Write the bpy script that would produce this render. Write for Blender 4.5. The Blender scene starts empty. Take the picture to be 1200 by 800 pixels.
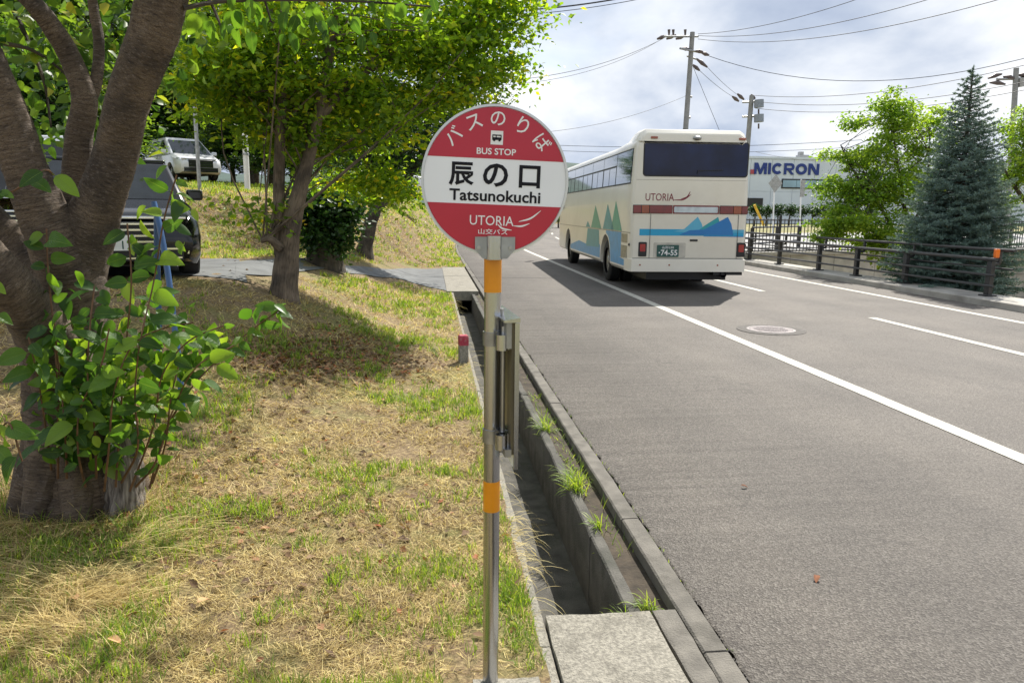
import bpy, bmesh, math, random
import numpy as np
from mathutils import Vector, Matrix, noise
random.seed(7); RS = np.random.RandomState(11)
C = bpy.context.scene.collection
rad = math.radians

# ------------------------------------------------------------------ camera
FPX, EYE, ROLL, PITCH, YAW = 867.0, 1.6, rad(0.6), rad(9.944), rad(6.263)
_cp, _sp, _cy, _sy = math.cos(PITCH), math.sin(PITCH), math.cos(YAW), math.sin(YAW)
FW = Vector((_sy*_cp, _cy*_cp, -_sp)); RT = Vector((_cy, -_sy, 0)); UP = Vector((_sy*_sp, _cy*_sp, _cp))
cr, sr = math.cos(ROLL), math.sin(ROLL)
cam = bpy.data.cameras.new('camera'); camo = bpy.data.objects.new('camera', cam); C.objects.link(camo)
cam.sensor_width = 36; cam.lens = FPX/1200*36; cam.clip_end = 6000; cam.clip_start = .05
xr, yu = RT*cr+UP*sr, UP*cr-RT*sr
camo.matrix_world = Matrix(((xr.x, yu.x, -FW.x, 0), (xr.y, yu.y, -FW.y, 0), (xr.z, yu.z, -FW.z, EYE), (0, 0, 0, 1)))
bpy.context.scene.camera = camo

# ------------------------------------------------------------------ light
SUN_AZ, SUN_EL = rad(31), rad(49)
to_sun = Vector((math.sin(SUN_AZ)*math.cos(SUN_EL), math.cos(SUN_AZ)*math.cos(SUN_EL), math.sin(SUN_EL)))
sl = bpy.data.lights.new('sun', 'SUN'); sl.energy = 4.6; sl.angle = rad(.6); sl.color = (1, .95, .87)
so = bpy.data.objects.new('sun', sl); C.objects.link(so); so.rotation_euler = to_sun.to_track_quat('Z', 'Y').to_euler()
vs = bpy.context.scene.view_settings
bpy.context.scene.display_settings.display_device = 'sRGB'
vs.view_transform = 'Standard'; vs.look = 'None'; vs.exposure = 0.72; vs.gamma = 1
bpy.context.scene.cycles.max_bounces = 6
bpy.context.scene.cycles.transparent_max_bounces = 4
W = bpy.data.worlds.new('World'); bpy.context.scene.world = W; W.use_nodes = True
def build_world():
    nt = W.node_tree; nt.nodes.clear(); N = nt.nodes.new; L = nt.links.new
    out = N('ShaderNodeOutputWorld'); bg = N('ShaderNodeBackground'); bg.inputs[1].default_value = .1
    sky = N('ShaderNodeTexSky'); sky.sky_type = 'NISHITA'; sky.sun_disc = False
    sky.sun_elevation = SUN_EL; sky.sun_rotation = SUN_AZ
    tc = N('ShaderNodeTexCoord'); sep = N('ShaderNodeSeparateXYZ'); L(tc.outputs['Generated'], sep.inputs[0])
    zz = N('ShaderNodeMath'); zz.operation = 'MAXIMUM'; L(sep.outputs[2], zz.inputs[0]); zz.inputs[1].default_value = 0
    za = N('ShaderNodeMath'); za.operation = 'ADD'; L(zz.outputs[0], za.inputs[0]); za.inputs[1].default_value = .5
    dx = N('ShaderNodeMath'); dx.operation = 'DIVIDE'; L(sep.outputs[0], dx.inputs[0]); L(za.outputs[0], dx.inputs[1])
    dy = N('ShaderNodeMath'); dy.operation = 'DIVIDE'; L(sep.outputs[1], dy.inputs[0]); L(za.outputs[0], dy.inputs[1])
    cm = N('ShaderNodeCombineXYZ'); L(dx.outputs[0], cm.inputs[0]); L(dy.outputs[0], cm.inputs[1])
    def nz(scale, det, rough, loc, dist=0.0):
        mp = N('ShaderNodeMapping'); mp.inputs['Location'].default_value = loc; L(cm.outputs[0], mp.inputs[0])
        n = N('ShaderNodeTexNoise'); n.inputs['Scale'].default_value = scale; n.inputs['Detail'].default_value = det
        n.inputs['Roughness'].default_value = rough; n.inputs['Distortion'].default_value = dist
        L(mp.outputs[0], n.inputs['Vector']); return n
    n1 = nz(1.5, 6, .5, (3.1, 1.7, 0), .1); n2 = nz(2.2, 8, .52, (9.3, 4.2, 0), .25)
    # cover mask
    r1 = N('ShaderNodeValToRGB'); L(n1.outputs[0], r1.inputs[0]); r1.color_ramp.elements[0].position = .3; r1.color_ramp.elements[1].position = .46
    # cloud tone
    r2 = N('ShaderNodeValToRGB'); L(n2.outputs[0], r2.inputs[0]); e = r2.color_ramp.elements
    e[0].position = .3; e[0].color = (2.2, 2.7, 3.8, 1); e[1].position = .66; e[1].color = (7.3, 7.4, 7.5, 1)
    a = e.new(.44); a.color = (3.6, 4.1, 5.0, 1); a = e.new(.54); a.color = (5.4, 5.7, 6.2, 1)
    blue = N('ShaderNodeMix'); blue.data_type = 'RGBA'; blue.inputs[0].default_value = .75
    L(sky.outputs[0], blue.inputs[6]); blue.inputs[7].default_value = (4.4, 5.2, 6.6, 1)
    mx = N('ShaderNodeMix'); mx.data_type = 'RGBA'; L(r1.outputs[0], mx.inputs[0]); L(blue.outputs[2], mx.inputs[6]); L(r2.outputs[0], mx.inputs[7])
    L(mx.outputs[2], bg.inputs[0]); L(bg.outputs[0], out.inputs[0])
build_world()

# ------------------------------------------------------------------ pixel -> place
def ray(px, py):
    x = px-600; y = py-400
    u = (x*cr+y*sr)/FPX; v = -(-x*sr+y*cr)/FPX
    return FW+RT*u+UP*v
def spot(px, py, Y):
    d = ray(px, py); return Vector((0, 0, EYE))+d*(Y/d.y)
def S(t): t = max(0., min(1., t)); return t*t*(3-2*t)
def bend(y): return max(0., y-28)**2/340.
def edge(y): return .40+.57*S((y-21.2)/.25)+bend(y)
def gh(x, y):
    z = .8*S((-x-.1)/2.7)*S((y-3.6)/4.6)
    z += .10*math.exp(-((x+.7)**2/.9+(y-8.6)**2/2.2)) + .10*math.exp(-((x+1.5)**2/1.2+(y-12.5)**2/1.6))
    s = ((x+4.0)*(-8.8)+(y-12.6)*4.4)/9.84
    if s > 0:
        k = S((edge(y)-.15-x)/1.9)
        z += (1.1*S(s/3.0)+.06*max(0, min(s, 16)-1.5))*k
    n = noise.noise(Vector((x*1.3, y*1.3, 0)))*.035+noise.noise(Vector((x*4, y*4, 3)))*.012
    d = max(0, min(1, (edge(y)-x)/.5))
    return z+n*d
def G(px, py, fn=gh):
    d = ray(px, py); o = Vector((0, 0, EYE)); t = .5
    while t < 300:
        p = o+d*t
        if p.z <= (fn(p.x, p.y) if fn else 0): break
        t *= 1.004
    return o+d*t
def G0(px, py, z=0):
    d = ray(px, py); t = (z-EYE)/d.z; return Vector((0, 0, EYE))+d*t

# ------------------------------------------------------------------ object helpers
ORG = {}
def tag(o, label=None, cat=None, group=None, kind=None):
    if label: o['label'] = label
    if cat: o['category'] = cat
    if group: o['group'] = group
    if kind: o['kind'] = kind
    return o
def thing(name, label, cat, loc=(0, 0, 0), rz=0, group=None):
    o = bpy.data.objects.new(name, None); C.objects.link(o); o.location = loc; o.rotation_euler = (0, 0, rz)
    o.empty_display_size = .2; ORG[o.name] = Vector(loc) if rz == 0 else None
    return tag(o, label, cat, group)
class MB:
    def __init__(s): s.v = []; s.f = []; s.uv = []
    def add(s, vs, fs, uv=None):
        b = len(s.v); s.v += [tuple(v) for v in vs]; s.f += [tuple(i+b for i in f) for f in fs]
        s.uv += list(uv) if uv is not None else [(v[0], v[1]) for v in vs]
        return s
    def box(s, c, d, rz=0, rot=None):
        m = rot if rot is not None else Matrix.Rotation(rz, 3, 'Z'); hx, hy, hz = d[0]/2, d[1]/2, d[2]/2
        vs = [Vector(c)+m@Vector((x*hx, y*hy, z*hz)) for z in (-1, 1) for y in (-1, 1) for x in (-1, 1)]
        return s.add(vs, [(0, 2, 3, 1), (4, 5, 7, 6), (0, 1, 5, 4), (2, 6, 7, 3), (0, 4, 6, 2), (1, 3, 7, 5)])
    def tube(s, pts, r, n=8, cap=True, vscale=1.0, wob=0, seed=0, fine=0):
        pts = [Vector(p) for p in pts]; rs = r if isinstance(r, (list, tuple)) else [r]*len(pts)
        t0 = (pts[1]-pts[0]).normalized(); a = t0.orthogonal().normalized(); vs = []; uv = []; L = 0; b0 = None
        for i, p in enumerate(pts):
            t = (pts[min(i+1, len(pts)-1)]-pts[max(i-1, 0)]).normalized()
            a = (a-t*a.dot(t)).normalized(); b = t.cross(a)
            if i: L += (p-pts[i-1]).length
            for k in range(n+1):
                th = 2*math.pi*(k % n)/n; q = rs[i]
                if wob:
                    q *= 1+wob*noise.noise(Vector((math.cos(th)*1.2, math.sin(th)*1.2, L*2.2+seed)))+wob*.45*noise.noise(Vector((math.cos(th)*4, math.sin(th)*4, L*7+seed)))+(fine*noise.noise(Vector((math.cos(th)*3.2, math.sin(th)*3.2, L*38+seed)))+fine*.8*abs(noise.noise(Vector((math.cos(th)*7, math.sin(th)*7, L*11+seed)))) if fine else 0)
                vs.append(p+(a*math.cos(th)+b*math.sin(th))*q); uv.append((k/n*rs[0]*6.28, L*vscale))
        fs = []
        for i in range(len(pts)-1):
            for k in range(n):
                j = i*(n+1)+k; fs.append((j, j+1, j+n+2, j+n+1))
        if cap: fs.append(tuple(range(n-1, -1, -1))); q = (len(pts)-1)*(n+1); fs.append(tuple(q+k for k in range(n)))
        return s.add(vs, fs, uv)
    def cyl(s, a, b, r, n=16, r2=None): return s.tube([a, b], [r, r if r2 is None else r2], n)
    def prism(s, poly, fn, th):     # poly 2D, fn(u,v,w)->3D, thickness th
        n = len(poly); vs = [fn(u, v, 0) for u, v in poly]+[fn(u, v, th) for u, v in poly]
        fs = [tuple(range(n-1, -1, -1)), tuple(range(n, 2*n))]+[(i, (i+1) % n, n+(i+1) % n, n+i) for i in range(n)]
        return s.add(vs, fs)
    def sphere(s, c, r, n=10, m=6):
        vs = []; sc = r if isinstance(r, (tuple, list)) else (r, r, r)
        for i in range(m+1):
            ph = math.pi*i/m
            for k in range(n):
                th = 2*math.pi*k/n; vs.append((c[0]+sc[0]*math.sin(ph)*math.cos(th), c[1]+sc[1]*math.sin(ph)*math.sin(th), c[2]+sc[2]*math.cos(ph)))
        return s.add(vs, [(i*n+k, (i+1)*n+k, (i+1)*n+(k+1) % n, i*n+(k+1) % n) for i in range(m) for k in range(n)])
    def mesh(s, name, mat, sharp=35):
        me = bpy.data.meshes.new(name); me.from_pydata(s.v, [], s.f)
        u = me.uv_layers.new(name='UVMap'); idx = np.zeros(len(me.loops), dtype=np.int32); me.loops.foreach_get('vertex_index', idx)
        u.data.foreach_set('uv', np.array(s.uv, dtype=np.float32)[idx].ravel())
        if mat: me.materials.append(mat)
        if sharp: me.polygons.foreach_set('use_smooth', [True]*len(me.polygons)); me.set_sharp_from_angle(angle=rad(sharp))
        me.update(); return me
def link(name, me, parent=None):
    o = bpy.data.objects.new(name, me); C.objects.link(o)
    if parent: o.parent = parent
    return o
def part(name, mb, mat, parent, world=False, bevel=0, label=None, sharp=35):
    if world:
        r = parent
        while r.parent: r = r.parent
        l = ORG[r.name]; mb.v = [(v[0]-l.x, v[1]-l.y, v[2]-l.z) for v in mb.v]
    o = link(name, mb.mesh(name, mat, sharp), parent)
    if bevel:
        m = o.modifiers.new('bevel', 'BEVEL'); m.width = bevel; m.segments = 2; m.limit_method = 'ANGLE'; m.angle_limit = rad(40)
    if label: o['label'] = label
    return o
def struct(name, mb, mat, parent=None, kind='structure', sharp=35):
    o = link(name, mb.mesh(name, mat, sharp), parent)
    if not parent: o['kind'] = kind
    return o
def fast(name, V, quads=None, tris=None, mat=None, rnd=None, parent=None, world=False, uv=None, smooth=False):
    V = np.asarray(V, dtype=np.float32)
    if world:
        r = parent
        while r.parent: r = r.parent
        V = V-np.array(ORG[r.name], dtype=np.float32)
    me = bpy.data.meshes.new(name); me.vertices.add(len(V)); me.vertices.foreach_set('co', V.ravel())
    fl = []; ls = []; o = 0
    if quads is not None and len(quads): q = np.asarray(quads, dtype=np.int32); fl.append(q.ravel()); ls.append(np.arange(len(q))*4); o = len(q)*4
    if tris is not None and len(tris): t = np.asarray(tris, dtype=np.int32); fl.append(t.ravel()); ls.append(o+np.arange(len(t))*3)
    fl = np.concatenate(fl); ls = np.concatenate(ls).astype(np.int32)
    me.loops.add(len(fl)); me.polygons.add(len(ls)); me.polygons.foreach_set('loop_start', ls); me.loops.foreach_set('vertex_index', fl)
    me.update(calc_edges=True)
    if rnd is not None: a = me.attributes.new('rnd', 'FLOAT', 'POINT'); a.data.foreach_set('value', np.asarray(rnd, dtype=np.float32))
    if uv is not None: u = me.uv_layers.new(name='UVMap'); u.data.foreach_set('uv', np.asarray(uv, dtype=np.float32)[fl].ravel())
    if smooth: me.polygons.foreach_set('use_smooth', np.ones(len(ls), dtype=bool))
    if mat: me.materials.append(mat)
    return link(name, me, parent)
def smooth_path(pts, k=4):
    P = [np.array(p, dtype=float) for p in pts]; out = []
    P = [2*P[0]-P[1]]+P+[2*P[-1]-P[-2]]
    for i in range(1, len(P)-2):
        for j in range(k):
            t = j/k; out.append(.5*((2*P[i])+(-P[i-1]+P[i+1])*t+(2*P[i-1]-5*P[i]+4*P[i+1]-P[i+2])*t*t+(-P[i-1]+3*P[i]-3*P[i+1]+P[i+2])*t**3))
    out.append(P[-2]); return out
def text_mesh(body, size, mat, bold=0, extr=.0006, sx=1, res=3):
    cu = bpy.data.curves.new('lettering', 'FONT'); cu.body = body; cu.size = size; cu.align_x = 'CENTER'; cu.align_y = 'CENTER'
    cu.extrude = extr; cu.offset = bold; cu.resolution_u = res
    o = bpy.data.objects.new('lettering', cu); C.objects.link(o); bpy.context.view_layer.update()
    dg = bpy.context.evaluated_depsgraph_get(); me = bpy.data.meshes.new_from_object(o.evaluated_get(dg))
    C.objects.unlink(o); bpy.data.objects.remove(o); bpy.data.curves.remove(cu)
    co = np.zeros(len(me.vertices)*3, dtype=np.float32); me.vertices.foreach_get('co', co); co = co.reshape(-1, 3)
    if len(co):
        co[:, 0] -= (co[:, 0].max()+co[:, 0].min())/2; co[:, 1] -= (co[:, 1].max()+co[:, 1].min())/2; co[:, 0] *= sx
    me.vertices.foreach_set('co', co.ravel()); me.materials.clear(); me.materials.append(mat); me.name = 'lettering'; me.update(); return me
def fit_text(body, width, height, mat, bold=0, extr=.0006):
    me = text_mesh(body, 1, mat, bold, extr, res=3); co = np.zeros(len(me.vertices)*3, dtype=np.float32); me.vertices.foreach_get('co', co); co = co.reshape(-1, 3)
    w = np.ptp(co[:, 0]); h = np.ptp(co[:, 1]); k = height/h if height else width/w
    co[:, 1] *= k; co[:, 0] *= (width/w if width else k); me.vertices.foreach_set('co', co.ravel()); me.update(); return me
def boolean_cut(mb, mat, cutters):
    a = link('temp', mb.mesh('temp', mat)); ms = []
    for c in cutters:
        b = link('temp', c.mesh('temp', None)); m = a.modifiers.new('b', 'BOOLEAN'); m.object = b; m.operation = 'DIFFERENCE'; m.solver = 'EXACT'; ms.append(b)
    bpy.context.view_layer.update(); me = bpy.data.meshes.new_from_object(a.evaluated_get(bpy.context.evaluated_depsgraph_get()))
    for o in ms+[a]: bpy.data.objects.remove(o)
    me.materials.clear(); me.materials.append(mat); me.polygons.foreach_set('use_smooth', [True]*len(me.polygons)); me.set_sharp_from_angle(angle=rad(32))
    return me

# ------------------------------------------------------------------ materials
def newmat(name):
    m = bpy.data.materials.new(name); m.use_nodes = True; nt = m.node_tree; nt.nodes.clear(); return m, nt, nt.nodes.new, nt.links.new
def M(name, col, rough=.6, metal=0, var=.15, scale=6, col2=None, bump=0, bscale=40, stretch=(1, 1, 1), detail=5, lo=.35, hi=.65, spec=.5, dirt=0, dirtcol=(.05, .045, .035), dscale=2.0, uv=False, coat=0):
    m, nt, N, L = newmat(name); out = N('ShaderNodeOutputMaterial'); p = N('ShaderNodeBsdfPrincipled'); L(p.outputs[0], out.inputs[0])
    tc = N('ShaderNodeTexCoord'); mp = N('ShaderNodeMapping'); mp.inputs['Scale'].default_value = stretch; L(tc.outputs['UV' if uv else 'Object'], mp.inputs[0])
    n = N('ShaderNodeTexNoise'); n.inputs['Scale'].default_value = scale; n.inputs['Detail'].default_value = detail; L(mp.outputs[0], n.inputs['Vector'])
    r = N('ShaderNodeValToRGB'); L(n.outputs[0], r.inputs[0]); e = r.color_ramp.elements; e[0].position = lo; e[1].position = hi
    c2 = col2 or tuple(min(1, c*(1+var)) for c in col); c1 = col if col2 else tuple(c*(1-var) for c in col)
    e[0].color = (*c1, 1); e[1].color = (*c2, 1); last = r.outputs[0]
    if dirt:
        n3 = N('ShaderNodeTexNoise'); n3.inputs['Scale'].default_value = dscale; n3.inputs['Detail'].default_value = 8; n3.inputs['Roughness'].default_value = .65; L(mp.outputs[0], n3.inputs['Vector'])
        r3 = N('ShaderNodeValToRGB'); L(n3.outputs[0], r3.inputs[0]); r3.color_ramp.elements[0].position = .48; r3.color_ramp.elements[1].position = .72
        r3.color_ramp.elements[1].color = (dirt, dirt, dirt, 1)
        mx = N('ShaderNodeMix'); mx.data_type = 'RGBA'; L(r3.outputs[0], mx.inputs[0]); L(last, mx.inputs[6]); mx.inputs[7].default_value = (*dirtcol, 1); last = mx.outputs[2]
    L(last, p.inputs['Base Color']); p.inputs['Roughness'].default_value = rough; p.inputs['Metallic'].default_value = metal; p.inputs['Specular IOR Level'].default_value = spec
    p.inputs['Coat Weight'].default_value = coat; p.inputs['Coat Roughness'].default_value = .05
    if bump:
        n2 = N('ShaderNodeTexNoise'); n2.inputs['Scale'].default_value = bscale; n2.inputs['Detail'].default_value = 4; L(mp.outputs[0], n2.inputs['Vector'])
        b = N('ShaderNodeBump'); b.inputs['Strength'].default_value = bump; b.inputs['Distance'].default_value = .01; L(n2.outputs[0], b.inputs['Height']); L(b.outputs[0], p.inputs['Normal'])
    return m
def leafmat(name, stops, trans=.4, rough=.45, uv=False):
    m, nt, N, L = newmat(name); out = N('ShaderNodeOutputMaterial'); at = N('ShaderNodeAttribute'); at.attribute_name = 'rnd'
    r = N('ShaderNodeValToRGB'); L(at.outputs['Fac'], r.inputs[0]); e = r.color_ramp.elements
    if uv:
        oi = N('ShaderNodeObjectInfo'); L(oi.outputs['Random'], r.inputs[0])
    e[0].position = stops[0][0]; e[0].color = (*stops[0][1], 1); e[1].position = stops[-1][0]; e[1].color = (*stops[-1][1], 1)
    for q, c in stops[1:-1]: a = e.new(q); a.color = (*c, 1)
    col = r.outputs[0]
    p = N('ShaderNodeBsdfPrincipled'); p.inputs['Roughness'].default_value = rough
    if uv:
        tc = N('ShaderNodeTexCoord'); sp = N('ShaderNodeSeparateXYZ'); L(tc.outputs['UV'], sp.inputs[0])
        ab = N('ShaderNodeMath'); ab.operation = 'ABSOLUTE'; L(sp.outputs[0], ab.inputs[0])
        # side veins : wave of (v - |u|*.6)
        mu = N('ShaderNodeMath'); mu.operation = 'MULTIPLY_ADD'; L(ab.outputs[0], mu.inputs[0]); mu.inputs[1].default_value = -.55; L(sp.outputs[1], mu.inputs[2])
        si = N('ShaderNodeMath'); si.operation = 'MULTIPLY'; L(mu.outputs[0], si.inputs[0]); si.inputs[1].default_value = 55
        sn = N('ShaderNodeMath'); sn.operation = 'SINE'; L(si.outputs[0], sn.inputs[0])
        gt = N('ShaderNodeMapRange'); L(sn.outputs[0], gt.inputs[0]); gt.inputs[1].default_value = .8; gt.inputs[2].default_value = 1; gt.inputs[4].default_value = .35
        md = N('ShaderNodeMapRange'); L(ab.outputs[0], md.inputs[0]); md.inputs[1].default_value = .02; md.inputs[2].default_value = .045; md.inputs[3].default_value = .8; md.inputs[4].default_value = 0
        mxm = N('ShaderNodeMath'); mxm.operation = 'MAXIMUM'; L(gt.outputs[0], mxm.inputs[0]); L(md.outputs[0], mxm.inputs[1])
        mx = N('ShaderNodeMix'); mx.data_type = 'RGBA'; L(mxm.outputs[0], mx.inputs[0]); L(col, mx.inputs[6]); mx.inputs[7].default_value = (.16, .26, .05, 1); col = mx.outputs[2]
        bp = N('ShaderNodeBump'); bp.inputs['Strength'].default_value = .4; bp.inputs['Distance'].default_value = .004; L(sn.outputs[0], bp.inputs['Height']); L(bp.outputs[0], p.inputs['Normal'])
    t = N('ShaderNodeBsdfTranslucent'); g = N('ShaderNodeMixRGB'); g.blend_type = 'MULTIPLY'; g.inputs[0].default_value = 1; L(col, g.inputs[1]); g.inputs[2].default_value = (1.9, 1.75, .75, 1)
    ms = N('ShaderNodeMixShader'); ms.inputs[0].default_value = trans; L(col, p.inputs['Base Color']); L(g.outputs[0], t.inputs[0])
    L(p.outputs[0], ms.inputs[1]); L(t.outputs[0], ms.inputs[2]); L(ms.outputs[0], out.inputs[0]); return m
m_white = M('white_paint', (.78, .78, .76), .35, var=.03)
m_signwhite = M('sign_white', (.80, .82, .83), .3, var=.02)
m_red = M('sign_red', (.46, .012, .035), .28, var=.05)
m_ink = M('dark_lettering', (.008, .008, .012), .5, var=0, spec=.2)
m_steel = M('stainless_steel', (.47, .48, .50), .24, 1, var=.1, scale=3, stretch=(8, 8, .6), bump=.05, bscale=30)
m_dsteel = M('dull_metal', (.38, .38, .37), .42, 1, var=.2, scale=14)
m_orange = M('orange_tape', (.72, .27, .008), .3, var=.08, scale=12)
m_brownpanel = M('brown_panel', (.12, .10, .055), .35, var=.25, scale=4, stretch=(10, 10, 1))
m_conc = M('concrete', (.155, .142, .12), .9, var=.22, scale=9, bump=.7, bscale=130, dirt=.65, dscale=5)
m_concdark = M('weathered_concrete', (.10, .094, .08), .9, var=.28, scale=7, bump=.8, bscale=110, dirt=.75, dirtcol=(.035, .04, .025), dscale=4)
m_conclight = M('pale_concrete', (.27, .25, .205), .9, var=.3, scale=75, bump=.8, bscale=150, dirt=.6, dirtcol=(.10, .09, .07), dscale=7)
m_soil = M('soil', (.055, .042, .028), .95, var=.4, scale=12, bump=.8, bscale=50)
m_rubber = M('tyre_rubber', (.018, .018, .018), .75, var=.2, scale=20)
m_black = M('black_plastic', (.012, .012, .013), .4, var=.1)
m_rail = M('rail_paint', (.036, .035, .037), .35, .2, var=.2, scale=8)
m_bluepipe = M('blue_pipe_paint', (.05, .12, .28), .35, var=.1)
m_line = M('road_line_paint', (.50, .48, .41), .7, var=.08, scale=30, dirt=.8, dirtcol=(.22, .21, .19), dscale=14, bump=.3, bscale=200)

def asphalt_mat():
    m, nt, N, L = newmat('asphalt'); out = N('ShaderNodeOutputMaterial'); p = N('ShaderNodeBsdfPrincipled'); L(p.outputs[0], out.inputs[0]); p.inputs['Roughness'].default_value = .82
    tc = N('ShaderNodeTexCoord'); O = tc.outputs['Object']
    v = N('ShaderNodeTexVoronoi'); v.inputs['Scale'].default_value = 120; L(O, v.inputs['Vector'])
    r = N('ShaderNodeValToRGB'); L(v.outputs['Color'], r.inputs[0]); e = r.color_ramp.elements; e[0].position = .1; e[0].color = (.075, .067, .06, 1); e[1].position = .95; e[1].color = (.19, .176, .158, 1)
    a = e.new(.5); a.color = (.115, .103, .091, 1)
    n = N('ShaderNodeTexNoise'); n.inputs['Scale'].default_value = .9; n.inputs['Detail'].default_value = 8; n.inputs['Roughness'].default_value = .6; L(O, n.inputs['Vector'])
    r2 = N('ShaderNodeValToRGB'); L(n.outputs[0], r2.inputs[0]); f = r2.color_ramp.elements; f[0].position = .32; f[0].color = (.82, .8, .78, 1); f[1].position = .68; f[1].color = (1.12, 1.1, 1.07, 1)
    mx = N('ShaderNodeMixRGB'); mx.blend_type = 'MULTIPLY'; mx.inputs[0].default_value = 1; L(r.outputs[0], mx.inputs[1]); L(r2.outputs[0], mx.inputs[2])
    # stretched wheel-track wear along the lane
    mp = N('ShaderNodeMapping'); mp.inputs['Scale'].default_value = (1.1, .06, 1); L(O, mp.inputs[0])
    n4 = N('ShaderNodeTexNoise'); n4.inputs['Scale'].default_value = 1; n4.inputs['Detail'].default_value = 3; L(mp.outputs[0], n4.inputs['Vector'])
    r4 = N('ShaderNodeValToRGB'); L(n4.outputs[0], r4.inputs[0]); h = r4.color_ramp.elements; h[0].position = .35; h[0].color = (.88, .88, .88, 1); h[1].position = .65; h[1].color = (1.08, 1.07, 1.05, 1)
    m2 = N('ShaderNodeMixRGB'); m2.blend_type = 'MULTIPLY'; m2.inputs[0].default_value = 1; L(mx.outputs[0], m2.inputs[1]); L(r4.outputs[0], m2.inputs[2])
    # fine cracks
    v2 = N('ShaderNodeTexVoronoi'); v2.feature = 'DISTANCE_TO_EDGE'; v2.inputs['Scale'].default_value = .42
    nd = N('ShaderNodeTexNoise'); nd.inputs['Scale'].default_value = 3; nd.inputs['Detail'].default_value = 6; L(O, nd.inputs['Vector'])
    md = N('ShaderNodeMixRGB'); md.blend_type = 'ADD'; md.inputs[0].default_value = .35; L(O, md.inputs[1]); L(nd.outputs['Color'], md.inputs[2]); L(md.outputs[0], v2.inputs['Vector'])
    mr = N('ShaderNodeMapRange'); L(v2.outputs[0], mr.inputs[0]); mr.inputs[1].default_value = .0; mr.inputs[2].default_value = .006; mr.inputs[3].default_value = .3; mr.inputs[4].default_value = 0
    m3 = N('ShaderNodeMix'); m3.data_type = 'RGBA'; L(mr.outputs[0], m3.inputs[0]); L(m2.outputs[0], m3.inputs[6]); m3.inputs[7].default_value = (.05, .045, .04, 1)
    L(m3.outputs[2], p.inputs['Base Color'])
    b = N('ShaderNodeBump'); b.inputs['Strength'].default_value = .55; b.inputs['Distance'].default_value = .006; L(v.outputs['Distance'], b.inputs['Height']); L(b.outputs[0], p.inputs['Normal'])
    return m
m_asph = asphalt_mat()
m_asph2 = M('driveway_asphalt', (.13, .135, .135), .85, var=.2, scale=3, bump=.5, bscale=120)

def ground_mat():
    m, nt, N, L = newmat('dry_grass_ground'); out = N('ShaderNodeOutputMaterial'); p = N('ShaderNodeBsdfPrincipled'); L(p.outputs[0], out.inputs[0]); p.inputs['Roughness'].default_value = .95
    tc = N('ShaderNodeTexCoord'); O = tc.outputs['Object']
    n = N('ShaderNodeTexNoise'); n.inputs['Scale'].default_value = 38; n.inputs['Detail'].default_value = 6; n.inputs['Roughness'].default_value = .7; L(O, n.inputs['Vector'])
    r = N('ShaderNodeValToRGB'); L(n.outputs[0], r.inputs[0]); e = r.color_ramp.elements; e[0].position = .3; e[0].color = (.06, .04, .022, 1); e[1].position = .75; e[1].color = (.44, .34, .17, 1); a = e.new(.5); a.color = (.21, .145, .075, 1)
    n2 = N('ShaderNodeTexNoise'); n2.inputs['Scale'].default_value = 1.1; n2.inputs['Detail'].default_value = 7; n2.inputs['Roughness'].default_value = .65; L(O, n2.inputs['Vector'])
    r2 = N('ShaderNodeValToRGB'); L(n2.outputs[0], r2.inputs[0]); f = r2.color_ramp.elements; f[0].position = .48; f[1].position = .64; f[1].color = (.6, .6, .6, 1)
    mx = N('ShaderNodeMix'); mx.data_type = 'RGBA'; L(r2.outputs[0], mx.inputs[0]); L(r.outputs[0], mx.inputs[6]); mx.inputs[7].default_value = (.17, .20, .035, 1)
    L(mx.outputs[2], p.inputs['Base Color'])
    b = N('ShaderNodeBump'); b.inputs['Strength'].default_value = .9; b.inputs['Distance'].default_value = .02; L(n.outputs[0], b.inputs['Height']); L(b.outputs[0], p.inputs['Normal']); return m
m_ground = ground_mat()
m_lawn = M('far_grass', (.16, .17, .05), .95, col2=(.30, .25, .11), scale=.25, detail=10, bump=.5, bscale=8)
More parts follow.
